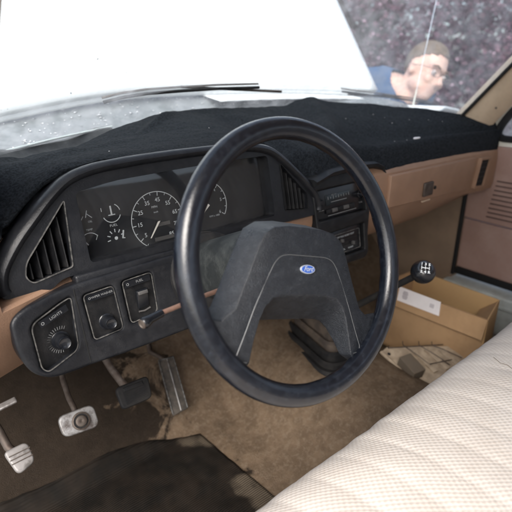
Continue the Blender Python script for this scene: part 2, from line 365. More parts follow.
# tan body: lower dash
def body_profile(x):
    # (Y,Z) from top back to bottom back
    lo = interp(x, [(-.5,.500),(-.36,.500),(-.3,.50),(.25,.50),(.5,.515),(.62,.512),(.86,.515),(1.0,.545),(1.14,.60)])
    fold = interp(x, [(-.5,.60),(.5,.60),(.583,.606),(1.05,.572)])
    top = interp(x, [(-.5,.68),(-.33,.69),(.3,.70),(.55,.705),(1.14,.70)])
    yf = interp(x, [(-.5,.285),(.25,.285),(.5,.262),(.6,.257),(1.14,.257)])
    P = [(.70,top+.05),(.42,top+.045),(yf+.03,top+.015),(yf+.004,top-.005),(yf,top-.03)]
    if -.335 < x < .31:      # pocket behind the gauges, with the tan strip showing under them
        P = [(.70,.70),(.42,.64),(.345,.636),(yf+.006,.640),(yf,.636)]
    elif .31 <= x < .495:    # pocket behind the radio
        yf = .335; P = [(.70,top+.04),(.42,top+.035),(yf+.03,top-.01),(yf+.004,top-.02),(yf,top-.03)]
    P += [(yf+.0,fold+.02),(yf+.004,fold),(yf+.03,lerp(fold,lo,.55)),(yf+.055,lo+.012),(yf+.075,lo),(yf+.12,lo-.003),(.60,lo+.02)]
    return P
xs = [-.5,-.46,-.42,-.38,-.36,-.345,-.336,-.334,-.32,-.30,-.27,-.235,-.15,0,.15,.3,.309,.311,.4,.49,.496,.51,.53,.56,.6,.66,.72,.78,.84,.9,.96,1.0,1.04,1.08,1.12,1.14]
V = []; Fc = []
for x in xs: V += [(x, y+(wrap(x) if y < .5 else 0), z) for y, z in body_profile(x)]
n = len(body_profile(0))
Fc = [(i*n+k,(i+1)*n+k,(i+1)*n+k+1,i*n+k+1) for i in range(len(xs)-1) for k in range(n-1)]
Fc += [tuple(range(n)), tuple((len(xs)-1)*n+k for k in range(n))]
body = mesh('tan_lower_trim', V, Fc, M['tan'], dash); tag(body, 'tan vinyl lower dash')
# ---- gauge surround
cmx = lambda P: [Vector((p[0]/100, p[1]/100)) for p in P]
half = [(0,16.1),(9,16.0),(16,15.6),(20.2,14.6),(23.5,12.2),(29.4,6.6),(32.4,2.6),(32.7,-1.2)]
outl = cmx([(-x, y) for x, y in half[::-1]]+half[1:]+[(9,-.7),(0,-.6),(-14,-.4),(-24,-.3),(-26,-1.6)])
outer = fillet(outl, [.012,.02,.04,.04,.04,.03,.02,.02,.02,.02,.03,.04,.04,.04,.02,.006,.02,.02,.02,.01,.01])
lensH = fillet(cmx([(-19.4,12.0),(-13,12.9),(0,13.2),(13,13.3),(19.4,13.2),(19.4,.9),(-19.4,.9)]), [.008,.02,.02,.02,.008,.008,.008])
ventLp = cmx([(-21.3,11.2),(-22.2,1.1),(-28.2,.1),(-29.0,1.2),(-28.5,3.2)])
ventRp = cmx([(22.4,11.3),(22.3,1.4),(28.9,.5),(29.1,3.9)])
vlo = fillet(ventLp, [.004,.004,.01,.01,.02]); vro = fillet(ventRp, [.006,.004,.004,.006])
plate('gauge_surround', outer, [lensH, vlo, vro], FP, EX, FY, FN, -.075, .004, M['bezel'], dash, bev=.0, deform=None)
# raised rounded brow round the surround: a rolled lip following its outer edge
top_idx = [p for p in outer if p.y > -.0125]
brow = fillet(cmx([(-x, y) for x, y in half[::-1]]+half[1:]), .03, 5)
brow = [p for i, p in enumerate(brow)]
brow = brow[3:-3]
def inset(P, d):
    out = []
    for i, p in enumerate(P):
        t = (P[min(i+1,len(P)-1)]-P[max(i-1,0)]).normalized(); out.append(p+Vector((t.y, -t.x))*d)
    return out
bi = inset(brow, .011)
V = []; prof = [(-.0055,-.05),(-.006,-.02),(-.0045,.006),(-.001,.012),(.0045,.0145),(.009,.0125),(.0115,.0085),(.0125,.003)]
for i, p in enumerate(brow):
    t = (brow[min(i+1,len(brow)-1)]-brow[max(i-1,0)]).normalized(); q = Vector((t.y, -t.x))
    for d, h in prof:
        pp = p+q*d; V.append(FP+EX*pp.x+FY*pp.y+FN*h)
n = len(prof); Fc = [(i*n+k,(i+1)*n+k,(i+1)*n+k+1,i*n+k+1) for i in range(len(brow)-1) for k in range(n-1)]
Fc += [tuple(range(n)), tuple((len(brow)-1)*n+k for k in range(n))]
mesh('brow', V, Fc, M['bezel'], dash)
# ---- gauge panel
H = -.026
GP = FP+FN*H
def G(x, y): return GP+EX*x+FY*y
def Gp(px, py): return F(px, py, H)
gp = plate('gauge_panel', cmx([(-20.5,13.9),(20.5,13.9),(20.5,.2),(-20.5,.2)]), [], FP, EX, FY, FN, H-.006, H, M['gloss'], dash)
# printed masks: slightly lighter dial cards
dial_cards = MB()
def ring(mb, c, r0, r1, a0, a1, n=40, h=.0006):
    V = []; 
    for k in range(n+1):
        a = lerp(a0, a1, k/n); d = Vector((math.cos(a), math.sin(a)))
        for r in (r0, r1): V.append(G(c.x+d.x*r, c.y+d.y*r)+FN*h)
    mb.add(V, [(2*k,2*k+1,2*k+3,2*k+2) for k in range(n)])
def bar(mb, c, a, L, w, h=.0006):
    d = Vector((math.cos(a), math.sin(a)))*L/2; q = Vector((-math.sin(a), math.cos(a)))*w/2
    mb.add([G(*(c-d-q))+FN*h, G(*(c+d-q))+FN*h, G(*(c+d+q))+FN*h, G(*(c-d+q))+FN*h], [(0,1,2,3)])
sc = Gp(158,220); sr = .0505
speed = plate('speedometer', [Vector((sc.x+.0565*math.cos(t*math.pi/20), sc.y+.0565*math.sin(t*math.pi/20))) for t in range(40)], [], FP, EX, FY, FN, H, H+.001, M['gloss'], dash)
mk = MB(); hh = .0018
a0, a1 = R(234), R(-54)
ring(mk, sc, sr-.0007, sr+.0007, a0, a1, 50, hh)
for k in range(18):
    a = lerp(a0, a1, k/17); big = k % 2 == 1 or k == 0
    L = .0075 if k % 2 else .0045
    bar(mk, sc+Vector((math.cos(a), math.sin(a)))*(sr-L/2), a, L, .0014 if k % 2 else .001, hh)
    if k % 2:
        c = sc+Vector((math.cos(a), math.sin(a)))*(sr-.0145)
        V_, F_ = text_mesh(str(5+10*(k//2)), .0102, G(c.x, c.y), EX, FY, FN, th=hh, bold=.0001); mk.add(V_, F_)
for (px, py, t, s) in [(154,207,'MPH',.0058),(155.5,212,'km/h',.0042)]:
    c = Gp(px, py); V_, F_ = text_mesh(t, s, G(c.x, c.y), EX, FY, FN, th=hh); mk.add(V_, F_)
mk.build('dial_marks', M['ink'], speed, smooth=False)
c = Gp(163,223.5); MB().box(G(c.x, c.y)+FN*.0015, EX, FY, FN, .026,.0062,.002).build('odometer', M['amber'], speed)
c = Gp(166,236.5); MB().box(G(c.x, c.y-.001)+FN*.0015, EX, FY, FN, .045,.0065,.002).build('range_display', M['amber'], speed)
a = Gp(157.5,221); b = Gp(149.5,238)
MB().prism([G(a.x-.002,a.y)+FN*.006, G(a.x+.002,a.y)+FN*.006, G(b.x+.0008,b.y)+FN*.006, G(b.x-.0008,b.y)+FN*.006],
           [G(a.x-.002,a.y)+FN*.0075, G(a.x+.002,a.y)+FN*.0075, G(b.x+.0008,b.y)+FN*.0075, G(b.x-.0008,b.y)+FN*.0075]).build('needle', M['needle'], speed, smooth=False)
# tachometer-like dial on the right
tc_ = Gp(204,203)+Vector((.006,-.004)); tr_ = .044
tach = plate('tachometer', [Vector((tc_.x+.050*math.cos(t*math.pi/20), tc_.y+.050*math.sin(t*math.pi/20))) for t in range(40)], [], FP, EX, FY, FN, H, H+.001, M['gloss'], dash)
mk = MB(); ring(mk, tc_, tr_-.0008, tr_+.0008, R(220), R(-35), 44, hh)
for k in range(13):
    a = lerp(R(220), R(-35), k/12); L = .007 if k % 2 == 0 else .004
    bar(mk, tc_+Vector((math.cos(a), math.sin(a)))*(tr_-L/2), a, L, .0013, hh)
    if k % 2 == 0:
        c = tc_+Vector((math.cos(a), math.sin(a)))*(tr_-.012)
        V_, F_ = text_mesh(str(k//2), .0085, G(c.x, c.y), EX, FY, FN, th=hh); mk.add(V_, F_)
V_, F_ = text_mesh('RPM x 1000', .0048, G(tc_.x+.012, tc_.y-.024), EX, FY, FN, th=hh); mk.add(V_, F_)
mk.build('dial_marks', M['ink'], tach, smooth=False)
a = tc_; b = tc_+Vector((-.022,-.020))
MB().prism([G(a.x-.0015,a.y+.0015)+FN*.006, G(a.x+.0015,a.y-.0015)+FN*.006, G(b.x,b.y)+FN*.006],[G(a.x-.0015,a.y+.0015)+FN*.0075, G(a.x+.0015,a.y-.0015)+FN*.0075, G(b.x,b.y)+FN*.0075]).build('needle', M['needle'], tach, smooth=False)
# four small gauges
def small_gauge(px, py, kind):
    c = Gp(px, py); r = .0155
    g = plate('small_gauge', [Vector((c.x+.0185*math.cos(t*math.pi/12), c.y+.0175*math.sin(t*math.pi/12))) for t in range(24)], [], FP, EX, FY, FN, H, H+.001, M['gloss'], dash)
    mk = MB()
    if kind == 'oil':
        ring(mk, c, r-.0008, r+.0006, R(200), R(340), 20, hh); bar(mk, c+Vector((0,.004)), R(90), .016, .0028, hh); ring(mk, c, r-.0008, r+.0006, R(10), R(60), 10, hh)
        bar(mk, c+Vector((-.016,.008)), R(90), .006, .001, hh); bar(mk, c+Vector((0,-.003)), R(0), .012, .0016, hh)
    elif kind == 'volt':
        for k in range(7):
            a = lerp(R(190), R(-10), k/6); bar(mk, c+Vector((math.cos(a), math.sin(a)))*(r-.0025), a, .0055, .0016, hh)
        bar(mk, c+Vector((.013,.004)), R(75), .014, .0028, hh)
        V_, F_ = text_mesh('FUEL', .0058, G(c.x, c.y+.022), EX, FY, FN, th=hh, spacing=1.1); mk.add(V_, F_)
        ring(mk, c, .0, .003, 0, R(360), 12, hh)
    elif kind == 'fan':
        ring(mk, c+Vector((0,-.004)), r-.0006, r+.0006, R(150), R(30), 16, hh); bar(mk, c+Vector((-.0095,.0)), R(-55), .018, .0018, hh); bar(mk, c+Vector((.0115,.002)), R(62), .009, .001, hh)
        V_, F_ = text_mesh('TEMP', .0045, G(c.x+.002, c.y+.0165), EX, FY, FN, th=hh); mk.add(V_, F_)
    else:
        bar(mk, c+Vector((0,.003)), R(70), .012, .0014, hh); bar(mk, c+Vector((-.008,-.003)), R(55), .008, .0012, hh); bar(mk, c+Vector((.004,.0)), R(-45), .012, .0012, hh)
        V_, F_ = text_mesh('OIL', .0045, G(c.x+.004, c.y-.010), EX, FY, FN, th=hh); mk.add(V_, F_)
    mk.build('dial_marks', M['ink'], g, smooth=False)
small_gauge(86,216,'press'); small_gauge(90,240,'fan'); small_gauge(111,213,'oil'); small_gauge(116,238,'volt')
plate('gauge_lens', cmx([(-20.2,13.6),(20.2,13.6),(20.2,.5),(-20.2,.5)]), [], FP, EX, FY, FN, H+.0115, H+.0125, M['lens'], dash)
# ---- air vents
def strip_loop(poly, w, h0, h1, P0=FP, ey=FY, en=FN):
    """thin trim frame following a closed 2D outline"""
    n = len(poly); V = []
    for i in range(n):
        t = (poly[(i+1)%n]-poly[i-1]).normalized(); q = Vector((t.y,-t.x))
        for d, h in ((-w/2,h0),(w/2,h0),(w/2,h1),(-w/2,h1)): pp = poly[i]+q*d; V.append(P0+EX*pp.x+ey*pp.y+en*h)
    Fc = [(i*4+k, ((i+1)%n)*4+k, ((i+1)%n)*4+(k+1)%4, i*4+(k+1)%4) for i in range(n) for k in range(4)]
    return V, Fc
def air_vent(poly, x0, x1, n, trim):
    v = MB(); 
    back = [FP+EX*p.x+FY*p.y+FN*(-.05) for p in poly]; back2 = [q-FN*.004 for q in back]
    vent = MB().prism(back, back2).build('air_vent', M['deep'], dash, smooth=False)
    V_, F_ = strip_loop(poly, .0016, .0035, .0060); mesh('vent_trim', V_, F_, trim, vent, smooth=False)
    def yrange(x):
        ys = []
        for i in range(len(poly)):
            a, b = poly[i-1], poly[i]
            if (a.x-x)*(b.x-x) < 0: ys.append(a.y+(b.y-a.y)*(x-a.x)/(b.x-a.x))
        return (min(ys), max(ys)) if len(ys) > 1 else None
    for k in range(n):
        x = lerp(x0, x1, (k+.5)/n); yr = yrange(x)
        if not yr: continue
        lo, hi = yr[0]+.001, yr[1]-.001
        dx = -.0045; w = .002
        A = [FP+EX*(x-dx)+FY*lo+FN*(-.003), FP+EX*(x+w-dx)+FY*lo+FN*(-.003), FP+EX*(x+dx+w)+FY*lo+FN*(-.024), FP+EX*(x+dx)+FY*lo+FN*(-.024)]
        B = [p+FY*(hi-lo) for p in A]; B[0] = B[0]-FY*min(.012,(hi-lo)*.3)*0
        MB().prism(A, B).build('slat', M['black'], vent, smooth=False, bevel=.0006, seg=1)
air_vent(vlo, -.2905, -.2125, 6, M['trim']); air_vent(vro, .2235, .2915, 6, M['black'])
# ---- ledge and switch panel under the gauges
PH = .02
pan = [F(p[0], p[1], PH) for p in [(7,316),(21,308),(75,283.5),(167,257),(190,250)]]
pan = cmx([(-32.9,-3.4),(-30.8,-2.3),(-26,-1.6),(-22,-1.3),(-7,-1.0),(7,-1.0),(13,-1.2),(13.5,-3),(13.5,-14),(12,-15),(6,-15.1),(-10,-15.0),(-20,-14.8),(-26,-14.4),(-29.5,-13.8),(-31.8,-11.8),(-33,-8)])
panf = fillet(pan, [.012,.02,.03,.03,.02,.02,.02,.02,.02,.02,.02,.02,.03,.03,.04,.04,.04])
# left end follows the wrap of the dash while keeping its place
def pdef(x, y, p): return p+Vector((-.0*max(0,-.235-x), wrap(x)*.35, wrap(x)*.0))
S1, S2, S3 = F(62,340,PH), F(104,317,PH), F(144,300,PH)
def poly_px(P): return [F(x, y, PH) for x, y in P]
sw1 = fillet(cmx([(-30.4,-4.9),(-25.5,-3.3),(-24.0,-3.0),(-24.6,-10.6),(-25.2,-11.3),(-29.6,-12.5),(-30.4,-11.6)]), [.012,.01,.006,.006,.008,.012,.008])
sw2 = fillet(cmx([(-22.2,-3.4),(-17.4,-3.2),(-17.2,-10.5),(-22.0,-10.8)]), .007)
sw3 = fillet(cmx([(-15.8,-3.0),(-10.6,-2.8),(-10.8,-9.7),(-15.7,-10.2)]), .007)
sp_ = plate('switch_panel', panf, [sw1, sw2, sw3], FP, EX, FY, FN, PH-.055, PH, M['bezel'], dash, bev=.006, deform=pdef, cuts=(-.32,-.31,-.30,-.285,-.27,-.25,-.235))
def pdp(x, y, h=0): return pdef(x, y, FP+EX*x+FY*y+FN*(PH+h))
# recessed floors of the three switch pockets, frames, labels and knobs
def pocket(poly, depth, name='switch_pocket'):
    A = [pdp(p.x, p.y, -depth) for p in poly]; B = [q-FN*.002 for q in A]
    return MB().prism(A, B).build(name, M['black'], dash, smooth=False)
def pframe(poly, parent, w=.0007):
    n = len(poly); V = []
    for i in range(n):
        t = (poly[(i+1)%n]-poly[i-1]).normalized(); q = Vector((t.y,-t.x))
        for d, h in ((-w,.0002),(w,.0002),(w,.0016),(-w,.0016)): pp = poly[i]+q*d; V.append(pdp(pp.x, pp.y, h))
    mesh('frame', V, [(i*4+k, ((i+1)%n)*4+k, ((i+1)%n)*4+(k+1)%4, i*4+(k+1)%4) for i in range(n) for k in range(4)], M['trim'], parent, smooth=False)
def knob(name, x, y, r, depth, parent_, ln=.028):
    p = pdp(x, y, -depth); ax = (FN+Vector((-.05,0,.05))).normalized(); MBk = MB()
    prof = [(r*1.25,0),(r*1.3,.004),(r*1.05,.006),(r*1.0,.008),(r*.97,ln*.8),(r*.93,ln*.93),(r*.8,ln),(r*.62,ln-.0012),(.0005,ln-.0012)]
    k = MBk.lathe(p, ax, prof, 32).build(name, M['gloss'], parent_)
    kn = MB()
    for i in range(24):
        a = i/24*2*math.pi; o = ax.orthogonal().normalized(); o2 = ax.cross(o)
        d = o*math.cos(a)+o2*math.sin(a); kn.box(p+ax*ln*.48+d*r*1.0, d, ax.cross(d), ax, .0022,.0012,ln*.72)
    kn.build('knurling', M['gloss'], k, smooth=False) if False else None
    rg = MB(); V = []
    o = ax.orthogonal().normalized(); o2 = ax.cross(o)
    for i in range(32):
        a = i/32*2*math.pi; d = o*math.cos(a)+o2*math.sin(a)
        for rr_, hh_ in ((r*.86,ln-.0004),(r*.80,ln+.0004),(r*.74,ln-.0004)): V.append(p+d*rr_+ax*hh_)
    rg.add(V, [(i*3+k_,((i+1)%32)*3+k_,((i+1)%32)*3+k_+1,i*3+k_+1) for i in range(32) for k_ in range(2)])
    return k
q1 = pocket(sw1, .012); pframe(sw1, q1)
q2 = pocket(sw2, .006); pframe(sw2, q2)
q3 = pocket(sw3, .004); pframe(sw3, q3)
c1, c2, c3 = F(59,343,.0), F(102,322,.0), F(141,300,.0)
k1 = knob('headlight_knob', -.2665, -.090, .0105, .012, dash, .03); k2 = knob('wiper_knob', -.1935, -.0865, .010, .006, dash, .026)
tg = MB(); 
for i in range(20):   # ticks round the headlight knob
    a = R(60+i*11); tg.add([pdp(-.2665+math.cos(a)*r_+dx_, -.090+math.sin(a)*r_, -.0115) for r_, dx_ in ((.0155,0),(.0205,0),(.0205,.0009),(.0155,.0009))], [(0,1,2,3)])
tg.build('tick_marks', M['ink2'], q1, smooth=False)
def plabel(txt, x, y, ang, size, parent, icon=True, h=.0012, w=.042):
    d = Vector((math.cos(ang), math.sin(ang)))
    strip = [Vector((x,y))+d*s*w/2+Vector((-d.y,d.x))*t*.0052 for s, t in ((-1,-1),(1,-1),(1,1),(-1,1))]
    A = [pdp(p.x, p.y, -.0005) for p in strip]; B = [pdp(p.x, p.y, h-.0004) for p in strip]
    st = MB().prism(A, B).build('label_strip', M['gloss'], parent, smooth=False)
    o = pdp(x+.003, y, h); e = (pdp(x+.003+d.x*.01, y+d.y*.01, h)-o).normalized(); n_ = FN; u_ = n_.cross(e).normalized()
    V_, F_ = text_mesh(txt, size, o, e, u_, n_, th=.0002)
    mb = MB().add(V_, F_)
    V_, F_ = text_mesh('o', size*1.6, pdp(x-d.x*w*.40, y-d.y*w*.40+.0006, h), e, u_, n_, th=.0002); mb.add(V_, F_)
    mb.build('lettering', M['ink2'], parent, smooth=False)
plabel('LIGHTS', -.2705, -.0485, R(14), .0062, q1, w=.045); plabel('WIPER WASHER', -.1965, -.0405, R(2), .0049, q2, w=.043); plabel('FUEL', -.132, -.0365, R(2), .0060, q3, w=.045)
# rocker switch in the third pocket
rk = MB().prism([pdp(x, y, h) for x, y, h in ((-.139,-.052,-.004),(-.119,-.051,-.004),(-.119,-.083,-.004),(-.139,-.084,-.004))],
                [pdp(x, y, h) for x, y, h in ((-.139,-.052,.006),(-.119,-.051,.006),(-.119,-.083,-.001),(-.139,-.084,-.001))]).build('rocker_switch', M['gloss'], dash, smooth=True, bevel=.0015)
MB().box(pdp(-.129,-.056,.0062), EX, FY, FN, .017,.006,.004).build('rocker_ridge', M['amber'], rk, bevel=.0012)
MB().tube([pdp(-.139,-.088,-.002), pdp(-.129,-.0895,-.002), pdp(-.118,-.087,-.002)], .0016).build('marker', M['amber'], rk)
# vertical seam in panel
MB().box(pdp(-.2335,-.08,.0003), EX, FY, FN, .0012,.12,.0015).build('panel_seam', M['deep'], dash, smooth=False)
# ledge between gauges and switches
MB().box(FP+FY*(-.011)+FN*(-.012)+EX*(-.04), EX, FY, FN, .37,.016,.05).build('ledge', M['bezel'], dash, bevel=.004)
# column housing ring at the dash
# ---- radio stack
rt = fillet(cmx([(30.6,5.6),(36,7.0),(45,7.4),(52.5,6.9),(54.3,5.2),(53.0,2.2),(50.2,-2),(49.3,-5),(48.2,-9),(47.8,-13.6),(46.5,-15),(36,-14.6),(31,-13)]), .012)
rh = [fillet(cmx([(31.6,3.9),(48.6,3.9),(48.4,-3.2),(31.6,-2.9)]), .004), fillet(cmx([(34.3,-6.2),(46.9,-6.2),(46.5,-12.8),(34.3,-12.6)]), .004)]
plate('radio_surround', rt, rh, FP, EX, FY, FN, -.04, .008, M['black'], dash, bev=.004)
hb = MB()
hood_f = [Vector((.305,.056)),Vector((.36,.070)),Vector((.45,.0745)),Vector((.52,.070)),Vector((.543,.060)),Vector((.552,.034))]
V = []
for p in hood_f:
    for dy, h in ((-.008,.004),(-.004,.022),(.004,.026),(.010,.016),(.014,-.03)): V.append(FP+EX*p.x+FY*(p.y+dy)+FN*h)
hb.add(V, [(i*5+k,(i+1)*5+k,(i+1)*5+k+1,i*5+k+1) for i in range(5) for k in range(4)]+[(0,1,2,3,4),(25,26,27,28,29)])
hb.build('radio_hood', M['black'], dash)
radio = MB().box(FP+EX*.401+FY*.004+FN*(-.012), EX, FY, FN, .168,.069,.02).build('radio', M['gloss'], dash, bevel=.002)
rp = lambda x, y, h=0: FP+EX*x+FY*y+FN*(-.002+h)
MB().box(rp(.395,.012,.001), EX, FY, FN, .085,.024,.002).build('display_window', M['lcd'], radio, bevel=.0006)
for i, x in enumerate((.337,.336)):
    pass
for x, y, r_ in ((.3265,.012,.0075),(.474,.008,.0085)):
    MB().lathe(rp(x,y,0), FN, [(r_*1.2,0),(r_*1.2,.003),(r_,.004),(r_*.92,.014),(r_*.7,.016),(.0004,.016)], 24).build('radio_knob', M['gloss'], radio)
for i in range(5):
    MB().box(rp(.358+i*.0205,-.0135,.002), EX, FY, FN, .018,.009,.005).build('push_button', M['amber'] if i in (1,3) else M['black'], radio, bevel=.001)
mb = MB()
for i in range(9): mb.box(rp(.36+i*.009,.0165,.0026), EX, FY, FN, .0012,.004 if i % 2 else .007,.0006)
mb.box(rp(.396,.0065,.0026), EX, FY, FN, .055,.0014,.0006); mb.box(rp(.405,-.0235,.0016), EX, FY, FN, .10,.0013,.0006); mb.box(rp(.333,-.008,.0016), EX, FY, FN, .02,.0014,.0006)
for t, x, y in (('AM  FM',.38,.022),('VOL',.334,-.002),('TUNE',.472,-.012)):
    V_, F_ = text_mesh(t, .0052, rp(x, y, .0024), EX, FY, FN); mb.add(V_, F_)
mb.build('radio_marks', M['ink2'], radio, smooth=False)
clim = MB().box(FP+EX*.406+FY*(-.095)+FN*(-.012), EX, FY, FN, .124,.064,.02).build('climate_control', M['gloss'], dash, bevel=.002)
mb = MB()
V_, F_ = strip_loop(fillet(cmx([(36.2,-7.3),(45.9,-7.3),(45.7,-12.0),(36.2,-11.9)]), .004), .0014, -.0015, .0002); mb.add(V_, F_)
mb.build('panel_frame', M['trim'], clim, smooth=False)
mb = MB()
V_, F_ = text_mesh('OFF MAX NORM VENT', .0062, rp(.409,-.0815), EX, FY, FN); mesh('lettering', V_, F_, M['ink'], clim, smooth=False)
V_, F_ = text_mesh('COOL      WARM', .0062, rp(.409,-.1135), EX, FY, FN); mb.add(V_, F_)
mb.build('lettering', M['ink'], clim, smooth=False)
for y in (-.0905,-.1035):
    MB().box(rp(.409,y,.0), EX, FY, FN, .082,.003,.0012).build('slider_slot', M['deep'], clim, smooth=False)
for x, y in ((.392,-.0905),(.430,-.1035)):
    MB().box(rp(x,y,.004), EX, FY, FN, .006,.008,.008).build('slider', M['amber'], clim, bevel=.0012)
# ---- glove box door, latch, side vent
YG = .257
gb = MB().prism([Vector((x, YG-.0055, z)) for x, z in ((.555,.695),(.985,.690),(.965,.594),(.552,.612))], [Vector((x, YG+.01, z)) for x, z in ((.555,.695),(.985,.690),(.965,.594),(.552,.612))])
g = gb.build('glove_box_door', M['tan'], dash, bevel=.003)
lp = at(427,188, Y=YG)
MB().box((lp.x-.008, YG-.008, lp.z), EX, EY, EZ, .044,.008,.038).build('latch', M['steel'], g, bevel=.003)
MB().lathe((lp.x+.030, YG-.004, lp.z-.002), -EY, [(.005,0),(.005,.004),(.0035,.005),(.0005,.005)], 16).build('lock', M['deep'], g)
MB().box((lp.x-.008, YG-.0055, lp.z-.033), EX, EY, EZ, .04,.004,.004).build('latch_scuff', M['pillar'], g, smooth=False, bevel=.001)
sv = [at(x, y, Y=YG) for x, y in ((484,160),(491,161),(484,184),(475.5,187))]
sv = [Vector((1.012,YG-.006,.679)), Vector((1.068,YG-.006,.676)), Vector((1.048,YG-.006,.596)), Vector((.996,YG-.006,.600))]
svo = MB().prism(sv, [p+EY*.02 for p in sv]).build('side_vent', M['deep'], dash, smooth=False)
V = []
cc = sum(sv, Vector())/4
for p in sv:
    for s, dy in ((1.0,0),(1.0,-.006),(1.16,-.006),(1.16,.006)):
        q = cc+(p-cc)*s; q.y = p.y+dy; V.append(q)
mesh('vent_frame', V, [(i*4+k, ((i+1)%4)*4+k, ((i+1)%4)*4+(k+1)%4, i*4+(k+1)%4) for i in range(4) for k in range(4)], M['tan'], svo, smooth=False)
for i in range(5):
    t = (i+.7)/5.6; a = sv[0].lerp(sv[3], t); b = sv[1].lerp(sv[2], t)
    MB().box((a+b)/2+EY*.004, (b-a).normalized(), EY, EZ, (b-a).length*.96,.010,.0022).build('slat', M['black'], svo, smooth=False)
# black vinyl dash pad under the carpet cover
BZ = [(-.5,.79),(-.34,.805),(-.27,.812),(-.216,.800),(-.09,.800),(.035,.824),(.117,.842),(.186,.848),(.30,.849),(.45,.842),(.555,.842),(.60,.850),(.66,.854),(.79,.842),(.9,.832),(1.04,.812),(1.13,.795)]
def yb(x): return .64-.27*min(abs((x-.38)/.72), 1.25)**3.2
def pad_fn(u, v):
    x = lerp(-.5, 1.13, u); y = lerp(.36, yb(x)+.07, v) if yb(x)+.07 > .37 else lerp(.30, yb(x)+.07, v)
    return (x, y, lerp(.715, lerp(interp(x, BZ)-.004, .771, sm(.0,.12,x)), sm(0,.6,v)) - .004 + .014*sm(.80,.92,v)*(1-sm(-.02,.10,x)))
grid('dash_pad', 60, 12, pad_fn, M['black'], dash, solid=.01)
# ================================================================== DASH COVER (carpet)
FZ = [(-.5,.69),(-.37,.688),(-.34,.692),(-.31,.715),(-.27,.757),(-.24,.782),(-.20,.802),(-.14,.809),(0,.811),(.14,.810),(.20,.802),(.24,.782),(.27,.757),(.31,.716),(.33,.712),(.36,.722),(.45,.727),(.53,.720),(.56,.694),(.8,.688),(1.0,.681),(1.10,.687),(1.13,.69)]
def mat_fn(u, v):
    x = lerp(-.48, 1.145, u)
    zf = interp(x, FZ); zb = interp(x, BZ)
    hump = sm(-.37,-.31,x)*(1-sm(.315,.345,x)); hz = sm(-.36,-.25,x)*(1-sm(.22,.34,x))
    yf = lerp(.262, .322, hump)
    if x < -.3: yf += wrap(x)*.6
    if .31 < x < .56: yf = lerp(yf, .290, sm(.31,.35,x)*(1-sm(.53,.56,x)))
    b = yb(x)
    if x > 1.02: b -= (x-1.02)*.15
    pas = sm(.47,.56,x-.18*max(0,v-.12))                        # passenger side: rolled lip then a shallow shelf
    tt = v
    # height just behind the lip
    zq = lerp(max(zf+.012, .772), .752, pas)
    zq = lerp(zq, zf+.004, hz)
    
    k = sm(0, .16, tt)
    rest = max(0, (tt-.12)/.88)
    z = lerp(zf, zq, math.sin(k*math.pi/2)) + (zb-zq)*rest**lerp(1.0,1.25,pas)
    y = yf+(b-yf)*(tt if tt > .16 else tt*(.55+.45*tt/.16))
    w_ = math.exp(-((x-(.455+.20*rest))/.035)**2)
    z += .020*w_*sm(.08,.3,tt)*(1-.5*rest)
    z += pas*(.010*math.exp(-((tt-.14)/.05)**2) - .019*math.exp(-((tt-.36)/.15)**2))
    # draped folds
    z += (.0045*nz(x*5.5, y*9)+.0022*nz(x*16, y*18, 3))*sm(.05,.3,tt)
    z += .006*math.exp(-(((x-.60-.05*nz(y*9,1))/.04)**2))*sm(.6,1,tt)
    # lifted pocket of carpet near the left rear edge
    d = (x-.10)*.8-(y-.57); z += .011*math.exp(-(d/.016)**2)*sm(-.12,.0,x)*(1-sm(.12,.2,x))*sm(.6,.85,tt)
    z += .007*math.exp(-(((y-.40-.25*(x+.3))/.02)**2))*(1-sm(-.1,.1,x))*sm(.1,.4,tt)
    x2 = x + .004*nz(y*20, 5)*sm(.9,1,u)
    return (x2, y+.003*nz(x*14, v*3, 9)*(1-sm(0,.1,tt)), z + .0012*nz(x*60,y*60))
cover = grid('dash_cover', 260, 70, mat_fn, M['mat'], None, solid=.006)
tag(cover, 'black fuzzy carpet cover draped over the dashboard top', 'dash cover')
# small white scraps lying on the cover
def cov_z(x, y):
    best = None
    u = (x+.48)/1.625
    for j in range(0, 41):
        p = mat_fn(u, j/40)
        if best is None or abs(p[1]-y) < best[0]: best = (abs(p[1]-y), p[2])
    return best[1]
def scrap(x, y, a, b, rot, name, label, cat, group=None):
    z = cov_z(x, y)+.002; V = []
    n = 9
    for k in range(n):
        t = k/n*2*math.pi; r = 1+.25*nz(k*1.7, x*50); px = math.cos(t)*a*r; py = math.sin(t)*b*r
        V.append(Vector((x+px*math.cos(rot)-py*math.sin(rot), y+px*math.sin(rot)+py*math.cos(rot), z)))
    o = MB().prism(V, [v+EZ*(.003 if a > .01 else .0008) for v in V]).build(name, M['paper'], None, smooth=False)
    return tag(o, label, cat, group)
scrap(.765,.325,.016,.007,.1,'paper_scrap','torn white paper scrap on the black cover above the glove box','paper scrap')
random.seed(3)
for i in range(16):
    x = random.choice([random.uniform(-.3,.5), random.uniform(.5,1.05)]); y = random.uniform(.34,.52)
    o = scrap(x, y, .0007+.0006*random.random(), .0007, random.random()*3, 'lint_speck', 'tiny pale lint speck scattered on the black carpet cover', 'lint', 'lint specks on the dash cover')
